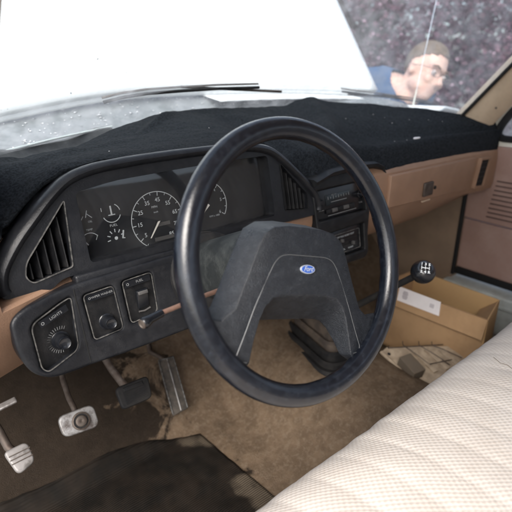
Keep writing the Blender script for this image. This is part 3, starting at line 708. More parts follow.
# ================================================================== STEERING WHEEL
tw = R(21.1); WN = Vector((0,-math.cos(tw), math.sin(tw))); W2 = Vector((0, math.sin(tw), math.cos(tw))); WO = Vector((0,0,.70))
ph = R(17.8); E1 = EX*math.cos(ph)-W2*math.sin(ph); E2 = EX*math.sin(ph)+W2*math.cos(ph)
def W(x, y, h=0): return WO+E1*(x/100)+E2*(y/100)+WN*(h/100)
wheel = empty('steering_wheel', WO-WN*.06, 'black two-legged steering wheel with worn padded hub, turned slightly clockwise', 'steering wheel')
V = []; NT, NR = 128, 20
for i in range(NT):
    a = i/NT*2*math.pi; d = E1*math.cos(a)+E2*math.sin(a)
    for k in range(NR):
        b = k/NR*2*math.pi
        rr = .0140+.0004*math.cos(2*b)
        # finger grips on the back of the rim
        if math.cos(b) < 2: rr += .0007*math.sin(a*34)*max(0, -math.sin(b))
        V.append(WO+d*(.179+rr*math.cos(b)*1.03)+WN*(rr*math.sin(b)*1.05))
rimo = mesh('rim', V, [(i*NR+k, ((i+1)%NT)*NR+k, ((i+1)%NT)*NR+(k+1)%NR, i*NR+(k+1)%NR) for i in range(NT) for k in range(NR)], M['rim'], wheel)
# padded hub: matching contour rings (right half, clockwise from top centre); mirrored
front = [(0,4.3,.4),(3,4.25,.4),(5.3,3.9,.3),(6.9,2.9,.2),(7.8,1.2,.1),(9.5,-3,-.1),(11.0,-6.6,-.2),(12.9,-8.0,-.3),(15.6,-7.3,-.5),(16.3,-8.3,-.4),(14.6,-10.7,-.2),(12.4,-12.6,-.2),(9.9,-14.2,-.3),(9.0,-13.2,-.1),(8.45,-10.6,0),(7.7,-8.0,.2),(6.9,-6.4,.3),(5.6,-5.2,.35),(3.5,-4.9,.4),(0,-4.8,.4)]
back  = [(0,5.5,-3.6),(3,5.5,-3.6),(6.0,5.1,-3.6),(7.9,4.0,-3.6),(9.1,1.7,-3.6),(11.0,-2.6,-3.6),(12.9,-6.3,-3.2),(14.6,-7.6,-2.4),(16.6,-7.2,-1.4),(16.5,-8.3,-1.2),(14.7,-10.8,-1.6),(12.5,-12.8,-1.6),(10.0,-14.4,-1.4),(8.7,-13.4,-2.2),(8.2,-11.2,-3.2),(7.4,-9.5,-3.8),(6.4,-8.6,-4.0),(5.0,-8.3,-4.0),(3.0,-8.25,-4.0),(0,-8.25,-4.0)]
def mir(P): return P+[(-x, y, h) for x, y, h in P[-2:0:-1]]
fr_, bk_ = mir(front), mir(back)
def midr(t, bulge):
    out = []
    for a, b in zip(fr_, bk_): out.append((lerp(a[0],b[0],t), lerp(a[1],b[1],t), lerp(a[2],b[2],t)))
    return out
rings = [fr_, midr(.25,0), midr(.6,0), bk_]
V = []; 
for rg in rings: V += [W(*p) for p in rg]
n = len(fr_); Fc = [(r_*n+i, r_*n+(i+1)%n, (r_+1)*n+(i+1)%n, (r_+1)*n+i) for r_ in range(3) for i in range(n)]
hub = MB().add(V, Fc)
# caps as strips between outer side (0..8) and inner side (19..11)
def cap(base):
    h_ = n//2  # index of bottom-centre (0,-4.8)
    f = []
    pairs = [(0,19),(1,18),(2,17),(3,16),(5,15),(6,14)]
    R_ = lambda i: base+i; Lm = lambda i: base+(n-i)%n
    def side(fn):
        f.append((fn(0),fn(1),fn(18),fn(19))); f.append((fn(1),fn(2),fn(17),fn(18))); f.append((fn(2),fn(3),fn(16),fn(17)))
        f.append((fn(3),fn(4),fn(15),fn(16))); f.append((fn(4),fn(5),fn(14),fn(15))); f.append((fn(5),fn(6),fn(13),fn(14)))
        f.append((fn(6),fn(7),fn(12),fn(13))); f.append((fn(7),fn(10),fn(11),fn(12))); f.append((fn(7),fn(8),fn(9),fn(10)))
    side(R_); side(Lm); return f
hub.F += cap(0)+cap(3*n)
hubo = hub.build('padded_hub', M['pad'], wheel, bevel=.0045, seg=4, ang=30)
# raised centre panel with a pale seam line
bord = [(0,.45),(3.4,.45),(4.6,.15),(5.5,-.7),(6.6,-2.7),(8.5,-6.6),(9.6,-9.3),(10.9,-12.2),(10.6,-12.9),(9.3,-13.1)]
full = [Vector((-x, y)) for x, y in bord[::-1]]+[Vector(p) for p in bord[1:]]
def fh(x, y):   # height of the front face
    return interp(abs(x), [(0,.4),(5,.33),(7,.15),(9,-.05),(11,-.2),(13,-.25)])
full = fillet([p for p in full], .9, 5)
full = full[3:-3] if len(full) > 12 else full
P = [W(p.x, p.y, fh(p.x, p.y)+.06) for p in full]
MB().tube(P, .00055, 6).build('seam_line', M['padline'], hubo)
# emblem
ec = (0.0,-1.35)
def ell(a, b, h0, h1, nn=36): 
    A = [W(ec[0]+a*math.cos(t/nn*2*math.pi), ec[1]+b*math.sin(t/nn*2*math.pi), h0) for t in range(nn)]
    B = [W(ec[0]+a*.96*math.cos(t/nn*2*math.pi), ec[1]+b*.94*math.sin(t/nn*2*math.pi), h1) for t in range(nn)]
    return MB().prism(B, A)
em = ell(1.28,.62,.40,.62).build('emblem', M['silver'], wheel)
ell(1.16,.52,.58,.66).build('emblem_field', M['blue'], em)
V_, F_ = text_mesh('Ford', .0092, W(ec[0], ec[1]+.02, .66), E1, E2, WN, th=.0002, bold=.00012, shear=.35, spacing=.9); mesh('emblem_script', V_, F_, M['silver'], em, smooth=False)
# ================================================================== STEERING COLUMN
colm = empty('steering_column', (0,.28,.54), 'grey-black steering column shroud running from the wheel into the dash', 'steering column')
ax = -WN
c0 = WO+ax*.045
cl = MB()
prof = [(.046,0),(.052,.006),(.054,.03),(.053,.09),(.050,.15),(.048,.20),(.048,.30)]
a_ = EX; b_ = W2; V = []; n = 28
for r_, h in prof:
    for k in range(n):
        t = k/n*2*math.pi; cx = math.cos(t); sy = math.sin(t)
        sx_ = math.copysign(abs(cx)**.8, cx)*1.0; sy_ = math.copysign(abs(sy)**.8, sy)*1.05
        V.append(c0+ax*h+EX*(r_*sx_)+W2*(r_*sy_))
Fc = [(i*n+k, i*n+(k+1)%n, (i+1)*n+(k+1)%n, (i+1)*n+k) for i in range(len(prof)-1) for k in range(n)]+[tuple(range(n)), tuple((len(prof)-1)*n+k for k in range(n))]
mesh('shroud', V, Fc, mat('shroud_vinyl', (.015,.018,.019), .5, (.026,.030,.031), 18, .8, .8, 420, dust=(.16,.17,.16), dustamt=.4, dscale=24), colm)
MB().lathe(c0+ax*.185+W2*(-.004), ax, [(.055,0),(.068,.006),(.070,.015),(.070,.03),(.073,.032),(.075,.06)], 36).build('dash_collar', M['rubber'], colm)
MB().lathe(c0-ax*.03, ax, [(.030,0),(.034,.03),(.034,.04)], 24).build('hub_neck', M['black'], colm)
t0 = at(247,280, Y=.115); t1 = at(155,315.5, Y=.085); t2 = at(144,323, Y=.080)
MB().tube([t0+Vector((.02,.005,.006)), t0, t0.lerp(t1,.5)+EZ*.001, t1], [.0045,.004,.0036,.0034], 12).build('turn_signal_stalk', M['stalk'], colm)
MB().tube([t0.lerp(t1,.94), t1.lerp(t2,.55)], [.0056,.0062], 14).build('stalk_sleeve', M['gloss'], colm)
dcap = (CAM-t2).normalized(); dd = (t2-t1).normalized()
stk = MB().tube([t1.lerp(t2,.4), t1.lerp(t2,.8), t2, t2+dd*.003], [.0062,.0078,.0080,.006], 18).build('stalk_knob', M['gloss'], colm)
V = []; pp = t2+dd*.0026; o = dd.orthogonal().normalized(); o2 = dd.cross(o)
MB().lathe(pp, dd, [(.0062,0),(.0062,.0012),(.0050,.0016),(.0044,.0008),(.0004,.0008)], 20).build('stalk_end_ring', M['steel'], stk)
# ignition / tilt knob under the column, left side
MB().tube([at(246,285,Y=.12), at(234,287,Y=.118)], [.009,.007], 14).build('hazard_knob', M['cream'], colm)
MB().box(at(240,288,Y=.135), EX, EY, EZ, .04,.03,.035).build('lever_housing', M['deep'], colm, bevel=.005)
# ================================================================== PEDALS
def basis(n_, up=EZ):
    n_ = n_.normalized(); x = up.cross(n_).normalized(); y = n_.cross(x); return x, y, n_
def quadpad(name, pts, th, m, parent, rad=.008, bev=.002):
    """pad from four measured corners on one plane: rounded plate"""
    c = sum(pts, Vector())/4; n_ = (pts[1]-pts[0]).cross(pts[3]-pts[0]).normalized()
    if n_.dot(CAM-c) < 0: n_ = -n_
    ex = (pts[1]-pts[0]).normalized(); ey = n_.cross(ex)
    P2 = [Vector(((p-c).dot(ex), (p-c).dot(ey))) for p in pts]
    o = plate(name, fillet(P2, rad), [], c, ex, ey, n_, -th, 0, m, parent, bev=bev); return o, c, ex, ey, n_
def padplane(P, tilt): return P, Vector((0,-math.cos(tilt), math.sin(tilt)))
# clutch (worn bare metal with a round boss)
cpt = at(80,421, Y=.33); N_ = Vector((0,-.80,.60))
pts = [on(x, y, cpt, N_) for x, y in ((57,417),(93,403.5),(100.5,426),(64,438.5))]
cl_ = empty('clutch_pedal', cpt-N_*.02, 'clutch pedal with worn bare-metal pad and round centre boss', 'pedal')
o, c, ex, ey, n_ = quadpad('pedal_pad', pts, .012, M['chrome'], cl_, rad=.014, bev=.003)
cc_ = on(81,421, cpt, N_)
MB().lathe(cc_, n_, [(.0165,0),(.0165,.003),(.0135,.004),(.013,.0025),(.0105,.0025),(.010,.0055),(.0085,.0065),(.003,.0068),(.0003,.0055)], 28).build('centre_boss', M['steel'], o)
MB().lathe(cc_, n_, [(.0131,.0026),(.0105,.0030)], 24).build('boss_ring', M['rubber'], o)
arm = [c-n_*.012+EZ*.0, at(71,404,Y=.36), at(65,390,Y=.42), at(60,372,Y=.47), at(58,350,Y=.50)]
MB().tube([c-n_*.010, on(74,408,cpt-N_*.016,N_), on(69,398,cpt-N_*.03,N_), on(63,380,cpt-N_*.05,N_), on(60,362,cpt-N_*.06,N_)], .0055, 10).build('pedal_arm', M['steel'], cl_)
# brake (black rubber)
bpt = at(134,391, Y=.40); N2_ = Vector((0,-.72,.69))
bk = empty('brake_pedal', bpt-N2_*.02, 'brake pedal with dark ribbed rubber pad and broad arm', 'pedal')
pts = [on(x, y, bpt, N2_) for x, y in ((115,388),(148,375),(153,397),(123,410))]
o, c, ex, ey, n_ = quadpad('pedal_pad', pts, .014, M['rubber'], bk, rad=.012, bev=.004)
rb = MB()
for i in range(9):
    t = -.019+i*.0042+.006; rb.box(c+ey*(-.012+i*.0034-.006)+n_*.0006, ex, ey, n_, .050,.0016,.0022)
rb.build('ribs', M['rubber'], o, smooth=False)
MB().box(c+ey*.013+n_*.001, ex, ey, n_, .045,.009,.004).build('raised_bar', M['rubber'], o, bevel=.0012)
MB().tube([c-n_*.012, on(122,383,bpt-N2_*.02,N2_), on(112,370,bpt-N2_*.03,N2_), on(101,352,bpt-N2_*.04,N2_)], .0085, 10, flat=.45).build('pedal_arm', M['steel'], bk)
# accelerator: long hanging plate
apt = at(172,386, Y=.50); N3_ = Vector((-.1,-.62,.78)).normalized()
ac = empty('accelerator_pedal', apt-N3_*.02, 'long narrow accelerator pedal with pale worn edges', 'pedal')
pts = [on(x, y, apt, N3_) for x, y in ((158,361),(173.5,355),(188,408),(173,416))]
o, c, ex, ey, n_ = quadpad('pedal_pad', pts, .008, mat('worn_rubber', (.075,.062,.050), .7, (.03,.026,.022), 60, .8, .5, 200), ac, rad=.003, bev=.002)
top_ = (pts[0]+pts[1])/2; bot_ = (pts[2]+pts[3])/2; L_ = (bot_-top_); ld = L_.normalized(); wd = ld.cross(n_)
for s, w_, mm in ((-.46,.003,'trim'),(.46,.003,'trim'),(.05,.0035,'chrome')):
    wv = (pts[1]-pts[0])
    MB().box(c+wv*s+n_*.0012, ld, wd, n_, L_.length*.96, w_, .003).build('edge_strip', M[mm], o, bevel=.0008)
MB().box(top_+n_*.0012+ld*.002, wd, ld, n_, (pts[1]-pts[0]).length*.98,.0028,.003).build('edge_strip', M['trim'], o, bevel=.0008)
MB().tube([c-n_*.01, top_-n_*.012, on(150,352,apt-N3_*.03,N3_), on(147,335,apt-N3_*.03,N3_)], .007, 10).build('pedal_arm', M['steel'], ac)
# parking brake pedal at the far left
ppt = at(19,457, Y=.23); N4_ = Vector((.1,-.70,.70)).normalized()
pk = empty('parking_brake_pedal', ppt-N4_*.02, 'small bare-metal parking brake pedal with curved ribbed face', 'pedal')
pts = [on(x, y, ppt, N4_) for x, y in ((3,452.5),(27,441),(36,461),(19,475))]
o, c, ex, ey, n_ = quadpad('pedal_pad', pts, .01, M['alum'], pk, rad=.009, bev=.003)
rb = MB()
for i in range(3): rb.box(c+ey*(-.004+i*.006)+n_*.0004, ex, ey, n_, .030,.0014,.0016)
rb.build('ribs', M['steel'], o, smooth=False)
MB().tube([c-n_*.008, on(8,447,ppt-N4_*.012,N4_), on(0,432,ppt-N4_*.02,N4_), on(-14,410,ppt-N4_*.03,N4_)], .006, 10).build('pedal_arm', M['steel'], pk)
rl = MB().box(at(1,407,Y=.22), (at(8,404,Y=.22)-at(0,408,Y=.22)).normalized(), EY, EZ, .04,.012,.004).build('hood_release_handle', M['chrome'], None, bevel=.0015)
tag(rl, 'thin silver release handle poking out left of the pedals', 'handle')
# ================================================================== FLOOR MAT
mp_ = [(200,433),(182,437),(164,442),(150,446),(135,452),(110,463),(85,477),(60,490),(40,500),(10,515),(-10,524)]
edgeP = [at(x, y, Z=.056) for x, y in mp_]
rightP = [at(x, y, Z=.056) for x, y in ((200,433),(222,452),(244,470.5),(262,484),(285,505))]
# sheet between right edge and left edge following the floor
def fm_fn(u, v):
    i = u*(len(edgeP)-1); k = min(int(i), len(edgeP)-2); t = edgeP[k].lerp(edgeP[k+1], i-k)
    j = v*(len(rightP)-1); k = min(int(j), len(rightP)-2); d = rightP[k].lerp(rightP[k+1], j-k)-rightP[0]
    p = t+d*1.0
    z = floor_z(p.x, p.y)+.0035+.0012*nz(p.x*12,p.y*12,4)
    return (p.x, p.y, z)
fm = grid('floor_mat', 60, 40, fm_fn, M['fmat'], None, solid=.003, uv=lambda u, v: (u, v))
tag(fm, 'worn black ribbed rubber floor mat in the driver footwell', 'floor mat')
# ================================================================== GEAR SHIFTER
gs = empty('gear_shifter', (.46,.36,.20), 'floor gear shifter with black boot and round numbered knob', 'gear lever')
bc = Vector((.462,.375,.0)); ang = R(-12)
bx_ = Vector((math.cos(ang), math.sin(ang), 0)); by_ = Vector((-math.sin(ang), math.cos(ang), 0))
def ringrect(a, b, z, r=.35, n=8, dy=0):
    P2 = fillet([Vector((-a,-b)),Vector((a,-b)),Vector((a,b)),Vector((-a,b))], min(a,b)*r*2, n)
    return [bc+bx_*p.x+by_*(p.y+dy)+EZ*z for p in P2]
def loft(rings, name, m, parent, **k):
    n = len(rings[0]); V = sum(rings, []); Fc = [(i*n+j, i*n+(j+1)%n, (i+1)*n+(j+1)%n, (i+1)*n+j) for i in range(len(rings)-1) for j in range(n)]
    Fc += [tuple(range(n)), tuple((len(rings)-1)*n+j for j in range(n))]
    return mesh(name, V, Fc, m, parent, **k)
zf_ = .185
loft([ringrect(.085,.155,zf_-.01), ringrect(.085,.155,zf_+.008), ringrect(.080,.150,zf_+.014), ringrect(.074,.143,zf_+.014)], 'boot_flange', M['rubber'], gs)
loft([ringrect(.070,.139,zf_+.010), ringrect(.070,.139,zf_+.026), ringrect(.064,.132,zf_+.030), ringrect(.058,.124,zf_+.024), ringrect(.055,.120,zf_+.024), ringrect(.055,.120,zf_+.044), ringrect(.049,.112,zf_+.049), ringrect(.042,.103,zf_+.040)], 'boot', M['rubber'], gs)
bt2 = mat('boot_worn', (.11,.085,.065), .75, (.05,.04,.035), 30, .8, .4, 200)
loft([ringrect(.040,.10,zf_+.035), ringrect(.040,.098,zf_+.060), ringrect(.034,.088,zf_+.066), ringrect(.028,.075,zf_+.055), ringrect(.026,.072,zf_+.055), ringrect(.025,.068,zf_+.085,dy=-.01), ringrect(.018,.05,zf_+.093,dy=-.015)], 'inner_boot', bt2, gs)
kb = at(423,272, X=.47)
l0 = Vector((.458,.345,zf_+.085))
MB().tube([l0, l0.lerp(kb,.3)+Vector((0,.012,.0)), l0.lerp(kb,.65)+Vector((0,.008,-.002)), kb], [.014,.010,.008,.008], 14).build('lever', M['rubber'], gs)
kd = (CAM-kb).normalized(); kax = (kd*.9+EZ*.42+cr*.18).normalized()
kn = MB(); prof = []
rk_ = .0272
for i in range(15):
    a = math.pi*(-.5+i/14*.83); prof.append((max(.0004, rk_*math.cos(a)), rk_*math.sin(a)))
tp = prof[-1]; prof += [(tp[0]*.9, tp[1]+.0006), (.0004, tp[1]+.002)]
kno = kn.lathe(kb, kax, prof, 36).build('knob', M['knobtop'], gs)
kx_ = (cr*.96-cu*.22); kx = kx_-kax*kx_.dot(kax); kx.normalize(); ky = kax.cross(kx); kc = kb+kax*(tp[1]+.0022)
km = MB()
for t, x, y in (('1',-.008,.0085),('3',0,.0085),('5',.008,.0085),('2',-.008,-.0095),('4',0,-.0095),('R',.008,-.0095)):
    V_, F_ = text_mesh(t, .0085, kc+kx*x+ky*y, kx, ky, kax, th=.0001, bold=.0003); km.add(V_, F_)
for x in (-.008,0,.008): km.box(kc+kx*x, kx, ky, kax, .0016,.0075,.0008)
km.box(kc, kx, ky, kax, .0176,.0016,.0009)
V = []
for i in range(40):
    a = i/40*2*math.pi; d = kx*math.cos(a)+ky*math.sin(a)
    for r_ in (.0168,.0182): V.append(kc-kax*.0018+d*r_)
km.build('shift_pattern', M['whiteink'], kno, smooth=False)
# ================================================================== CARDBOARD BOX
ZB = .30
nA, nB = at(396,286.5, Z=ZB), at(481,317.6, Z=ZB); fB = at(500,300, Z=ZB); fA = at(430,274.5, Z=ZB)
dirn = (nB-nA).normalized(); dirf = (fB-fA).normalized()
nA = nA-dirn*.05; fA = fA-dirf*.06; nB = nB+dirn*.02; fB = fB+dirf*.0
cb = empty('cardboard_box', (nA+nB+fA+fB)/4-EZ*.22, 'open brown cardboard shipping box on the passenger floor', 'box')
def wall(a, b, z0, z1, name, m, th=.004, off=None, label=None):
    n_ = EZ.cross(b-a).normalized()*th
    A = [Vector((a.x,a.y,z0)), Vector((b.x,b.y,z0)), Vector((b.x,b.y,z1)), Vector((a.x,a.y,z1))]
    o = MB().prism(A, [p+n_ for p in A]).build(name, m, cb, smooth=False)
    if label: o['label'] = label
    return o
zb0 = .075
wall(nA, nB, zb0, ZB-.001, 'side_panel', M['card']); wall(fB, fA, zb0, ZB, 'side_panel', M['card_in'])
wall(fA, nA, zb0, ZB-.003, 'side_panel', M['card']); wall(nB, fB, zb0, ZB-.002, 'side_panel', M['card_in'])
A = [Vector((p.x,p.y,zb0+.006)) for p in (nA,nB,fB,fA)]
MB().prism(A, [p-EZ*.004 for p in A]).build('bottom_panel', M['card_in'], cb, smooth=False)
# flap folded down outside over the near side
outn = EZ.cross(nB-nA).normalized()
if outn.dot(CAM-nA) < 0: outn = -outn
fd0 = [nA+outn*.006+EZ*.001, nB+outn*.006+EZ*.001, nB+outn*.022-EZ*.055+dirn*.0, nA+outn*.022-EZ*.055]
fold = MB().prism(fd0, [p+(outn*.8+EZ*.4).normalized()*-.0035 for p in fd0]).build('folded_flap', M['card'], cb, smooth=False)
# inner flap at right end leaning in
ef = [nB+Vector((0,0,0)), fB, fB-dirn*.05-EZ*.05, nB-dirn*.05-EZ*.05]
MB().prism(ef, [p-EZ*.003 for p in ef]).build('end_flap', M['card'], cb, smooth=False)
# shipping label with bars of print
fe, fdn = (nB-nA).normalized(), ((nB+outn*.022-EZ*.055)-(nB+outn*.006)).normalized(); fn_ = fe.cross(fdn).normalized()
if fn_.dot(CAM-nA) < 0: fn_ = -fn_
lab0 = on(400,286.5, fd0[0]+fn_*.001, fn_); lab1 = on(441,302, fd0[0]+fn_*.001, fn_); lab2 = on(439,316, fd0[0]+fn_*.001, fn_); lab3 = on(397,300, fd0[0]+fn_*.001, fn_)
lb = MB().prism([lab0+fn_*.0012,lab1+fn_*.0012,lab2+fn_*.0012,lab3+fn_*.0012],[lab0,lab1,lab2,lab3]).build('shipping_label', M['paper'], fold, smooth=False)
mk = MB()
le = (lab1-lab0).normalized(); lu = (lab0-lab3).normalized()
pL = lab0.lerp(lab3,.5)+le*.02
for i in range(7): mk.box(pL+lu*(.012-i*.0035)+le*.004+fn_*.0014, le, lu, fn_, .018 if i % 3 else .014,.0014 if i % 2 else .0022,.0006)
mk.build('printed_code', M['printink'], fold, smooth=False); mk = MB()
for i in range(4): mk.box(lab1.lerp(lab2,.5)-le*(.020+.0035*i)+fn_*.0014, le, lu, fn_, .0014,.012,.0006)
mk.build('printed_mark', M['printink'], fold, smooth=False)
# ================================================================== SLATTED BOARD RUBBISH
t_ = empty('slatted_board', at(415,362,Z=.15), 'broken pale slatted board with bent wires lying beside the box', 'broken board')
N5 = Vector((-.12,-.25,.96)).normalized(); T0 = at(400,365, Z=.16)
tp_ = [on(x, y, T0, N5) for x, y in ((382,351),(387,347),(450,346),(470,362),(440,392),(419,386))]
brd = MB().prism(tp_, [p-N5*.006 for p in tp_]).build('board', M['wood'], t_, smooth=False, bevel=.001)
MB().tube([on(381,352,T0+N5*.004,N5), on(419,388,T0+N5*.004,N5)], .0055, 8).build('rail', M['wood'], t_)
MB().lathe(on(389,354,T0,N5), N5, [(.005,0),(.005,.001),(.0003,.001)], 14).build('hole', M['deep'], brd)
for (x0,y0,x1,y1) in ((403,345,434,368),(419,345,450,365),(432,345,462,358)):
    a = on(x0,y0,T0+N5*.006,N5); b = on(x1,y1,T0+N5*.006,N5)
    MB().tube([a-(b-a)*.05+N5*.012, a, a.lerp(b,.5)+N5*.002, b], .0014, 6).build('wire', M['steel'], t_)
a = on(388,348,T0+N5*.006,N5); b = on(443,344.5,T0+N5*.006,N5); MB().tube([a+N5*.01,a,b], .0014, 6).build('wire', M['steel'], t_)
a = on(430,364,T0+N5*.012,N5); b = on(452,359.5,T0+N5*.014,N5); MB().tube([a,b], .0014, 6).build('wire', M['steel'], t_)
for i in range(3):
    a = on(412+i*14,349,T0+N5*.004,N5); b = on(436+i*12,372-i*3,T0+N5*.004,N5); d = (b-a).normalized()
    MB().box((a+b)/2, d, N5.cross(d), N5, (b-a).length,.016,.007).build('slat', M['wood'], t_, smooth=False, bevel=.001)
bp = on(411,367,T0+N5*.02,N5); d = (on(420,376,T0,N5)-on(402,356,T0,N5)).normalized()
bl = MB().box(bp, d, N5.cross(d), N5, .062,.040,.034).build('wooden_block', M['wood2'], None, smooth=False, bevel=.002)
tag(bl, 'dark square wooden block resting on the slatted board', 'wood block')
cbk = MB().tube([at(376,366,Z=.09), at(384,360,Z=.10), at(392,362,Z=.09), at(400,368,Z=.07)], [.012,.013,.012,.009], 12).build('black_hose', M['rubber'], None)
tag(cbk, 'short piece of black hose under the slatted board', 'hose')
# ================================================================== BENCH SEAT
seat = empty('bench_seat', (.37,-.5,.05), 'wide bench seat in a cream woven quilted cover', 'seat')
def seat_prof(s):
    """arc from bottom front up and back: returns (y,z)"""
    pts = [(.0,-.055,.10),(.12,-.045,.20),(.22,-.045,.30),(.27,-.05,.345),(.31,-.066,.378),(.35,-.095,.402),(.42,-.15,.426),(.52,-.25,.45),(.66,-.38,.465),(.85,-.56,.46),(1.0,-.72,.44)]
    for a, b in zip(pts, pts[1:]):
        if s <= b[0]:
            t = (s-a[0])/(b[0]-a[0]); return lerp(a[1],b[1],t), lerp(a[2],b[2],t)
    return pts[-1][1:]
NU, NV = 300, 110
def seat_fn(u, v):
    x = lerp(-.36, 1.10, u)
    yy, zz = 0, 0
    for d, w in ((-.03,.2),(-.015,.2),(0,.2),(.015,.2),(.03,.2)):
        a, b = seat_prof(min(max(v+d,0),1)); yy += a*w; zz += b*w
    # quilted channels running front to back
    ch = (x+.025*nz(yy*3,x*1.5))/.062
    q = abs(math.sin(math.pi*ch))**.28
    amp = .0030*sm(.2,.5,v)
    zz += (q-1)*amp + .006*nz(x*3.2, yy*4, 2) + .0022*nz(x*11, yy*11, 7)
    yy += (q-1)*amp*.5*(1-sm(.3,.5,v)) + .003*nz(x*8, v*3, 5)*(1-sm(.4,.6,v)) + .0018*nz(x*30, v*6, 5)
    return (x, yy+.016, zz+.004)
grid('seat_cushion', NU, NV, seat_fn, M['seat'], seat, uv=lambda u, v: (u*1.46, v*1.0))
MB().box((.37,-.40,.14), EX, EY, EZ, 1.36,.55,.16).build('seat_base', M['black'], seat, bevel=.01)
def back_fn(u, v):
    x = lerp(-.36,1.10,u); y = -.70-.12*v+.01*nz(x*4,v*4); z = .40+.55*v; y -= .05*sm(.85,1,v); return (x, y+.008*abs(math.sin(math.pi*x/.047)), z)
grid('seat_backrest', 120, 30, back_fn, M['seat'], seat, uv=lambda u, v: (u*1.46, v*.6), solid=.06)
# stray thread on the seat
th = [at(x, y, Z=.463) for x, y in ((493,359),(500,365),(507,367),(516,374))]
o = MB().tube([p+EZ*.004 for p in th], .00045, 6).build('loose_thread', M['wood2']); tag(o, 'thin brown thread lying on the cream seat near the right edge', 'thread')
# ================================================================== CAB SIDE: pillars, door, kick panel, sill
def pillar(sx, name, label):
    X = lambda x: x if sx > 0 else .796-x
    Gb = Vector((1.095,.372,.80)); Gd = Vector((-.10,-.89,1)); Db = Vector((1.140,.312,.742)); Dd = Vector((-.09,-.80,1.0))
    V = []
    for t in (-.06, 0,.05,.12,.2,.3,.42,.55):
        g_, d_ = Gb+Gd*t, Db+Dd*t
        m1_ = g_.lerp(d_,.5)+Vector((-.012,-.012,.006))
        for p in (g_, g_.lerp(d_,.12)+Vector((-.008,-.007,.004)), m1_, g_.lerp(d_,.88)+Vector((-.006,-.008,.002)), d_, d_+Vector((.010,.03,0)), g_+Vector((.03,.03,.01))):
            V.append(Vector((X(p.x), p.y, p.z)))
    n = 7; Fc = [(i*n+k, i*n+(k+1)%n, (i+1)*n+(k+1)%n, (i+1)*n+k) for i in range(7) for k in range(n)]+[tuple(range(n)), tuple(7*n+k for k in range(n))]
    o = mesh(name, V, Fc, M['pillar'])
    return tag(o, label, 'pillar trim')
pr_ = pillar(1, 'pillar_trim', 'tan windshield pillar trim with a small screw hole beyond the dashboard end')
pl_ = pillar(-1, 'pillar_trim', 'thin sliver of driver side windshield pillar trim in the top left corner')
sp = on(496,108, Vector((1.10,.29,.83)), Vector((-.7,-.6,.1)))
hp = on(496,108, Vector((1.095,.30,.80)), (CAM-Vector((1.1,.3,.8))).normalized())
MB().lathe(hp-(CAM-hp).normalized()*.0, (CAM-hp).normalized(), [(.0035,-.01),(.0035,.002),(.0003,.002)], 12).build('screw_hole', M['steel'], pr_)
# passenger door
XD = 1.155
dr = empty('passenger_door', (XD,-.2,.25), 'brown passenger door with ribbed speaker grille and cream window frame', 'door')
def yz(P): return [Vector((y, z)) for y, z in P]
# window frame (painted) with rounded lower front corner; extends up beside the pillar
wf_out = yz([(.40,.70),(.335,.76),(.27,.84),(.10,1.05),(-.10,1.28),(-1.0,1.28),(-1.0,.70)])
wf_in = fillet(yz([(.288,.730),(.256,.80),(.06,1.02),(-.12,1.22),(-.93,1.22),(-.93,.735)]), [.035,.05,.05,.05,.05,.05])
plate('window_frame', wf_out, [wf_in], Vector((XD,0,0)), EY, EZ, -EX, -.04, .0, M['cream'], dr, bev=.004)
n = len(wf_in); V = []
for i in range(n):
    t = (wf_in[(i+1)%n]-wf_in[i-1]).normalized(); q = Vector((t.y,-t.x))
    for d, h in ((-.014,-.004),(-.010,.006),(.003,.007),(.007,.002),(.007,-.02)):
        p = wf_in[i]+q*d*-1; V.append(Vector((XD-h, p.x, p.y)))
mesh('window_seal', V, [(i*5+k, ((i+1)%n)*5+k, ((i+1)%n)*5+k+1, i*5+k+1) for i in range(n) for k in range(4)], M['rubber'], dr)
A = [Vector((XD+.02, p.x, p.y)) for p in wf_in]; MB().prism(A, [p+EX*.004 for p in A]).build('window_glass', M['glass2'], dr, smooth=False)
# upper trim panel and lower panel
def dpanel(name, P, x0, x1, m, **k): 
    return plate(name, fillet(yz(P), .01), [], Vector((0,0,0)), EY, EZ, -EX, -x1, -x0, m, dr, **k)
dpanel('upper_panel', [(.40,.705),(.40,.453),(-1.0,.42),(-1.0,.705)], XD-.012, XD+.02, M['door'], bev=.005)
dpanel('lower_panel', [(.40,.447),(.40,.262),(-1.0,.235),(-1.0,.414)], XD-.006, XD+.02, M['door'], bev=.004)
lv = MB()
for i in range(9):
    z = .595-i*.0155; y1 = .245 + .0018*i
    lv.box((XD-.0135, (y1-.6)/2 + 0, z), EX, EY, EZ, .003, y1+.6, .004)
lv.build('grille_slots', mat('slot_brown', (.10,.06,.05), .7), dr, smooth=False)
MB().box((XD-.004,-.30,.246), EX, EY, EZ, .02,1.40,.024).build('door_seal', M['deep'], dr, bevel=.003)
# sill
sill = MB().box((XD-.02,-.30,.155), EX, EY, EZ, .10,1.30,.14)
so = sill.build('door_sill', M['sill'], None, bevel=.008); tag(so, 'grey painted door sill below the brown passenger door', 'door sill')
MB().box((XD-.072,-.30,.19), EX, EY, EZ, .008,1.28,.012).build('sill_ridge', M['sill'], so, bevel=.003)
kp = plate('kick_panel', fillet(yz([(.335,.05),(.335,.60),(.36,.68),(.84,.68),(.84,.05)]), .012), [], Vector((0,0,0)), EY, EZ, -EX, -1.17, -1.115, mat('kick_vinyl', (.24,.17,.115), .7, (.18,.125,.085), 8, .7, .4, 300), None, bev=.006)
tag(kp, 'brown kick panel under the passenger end of the dashboard', 'kick panel')
MB().box((1.118,.331,.42), EX, EY, EZ, .014,.012,.36).build('edge_seal', M['deep'], kp, bevel=.003)
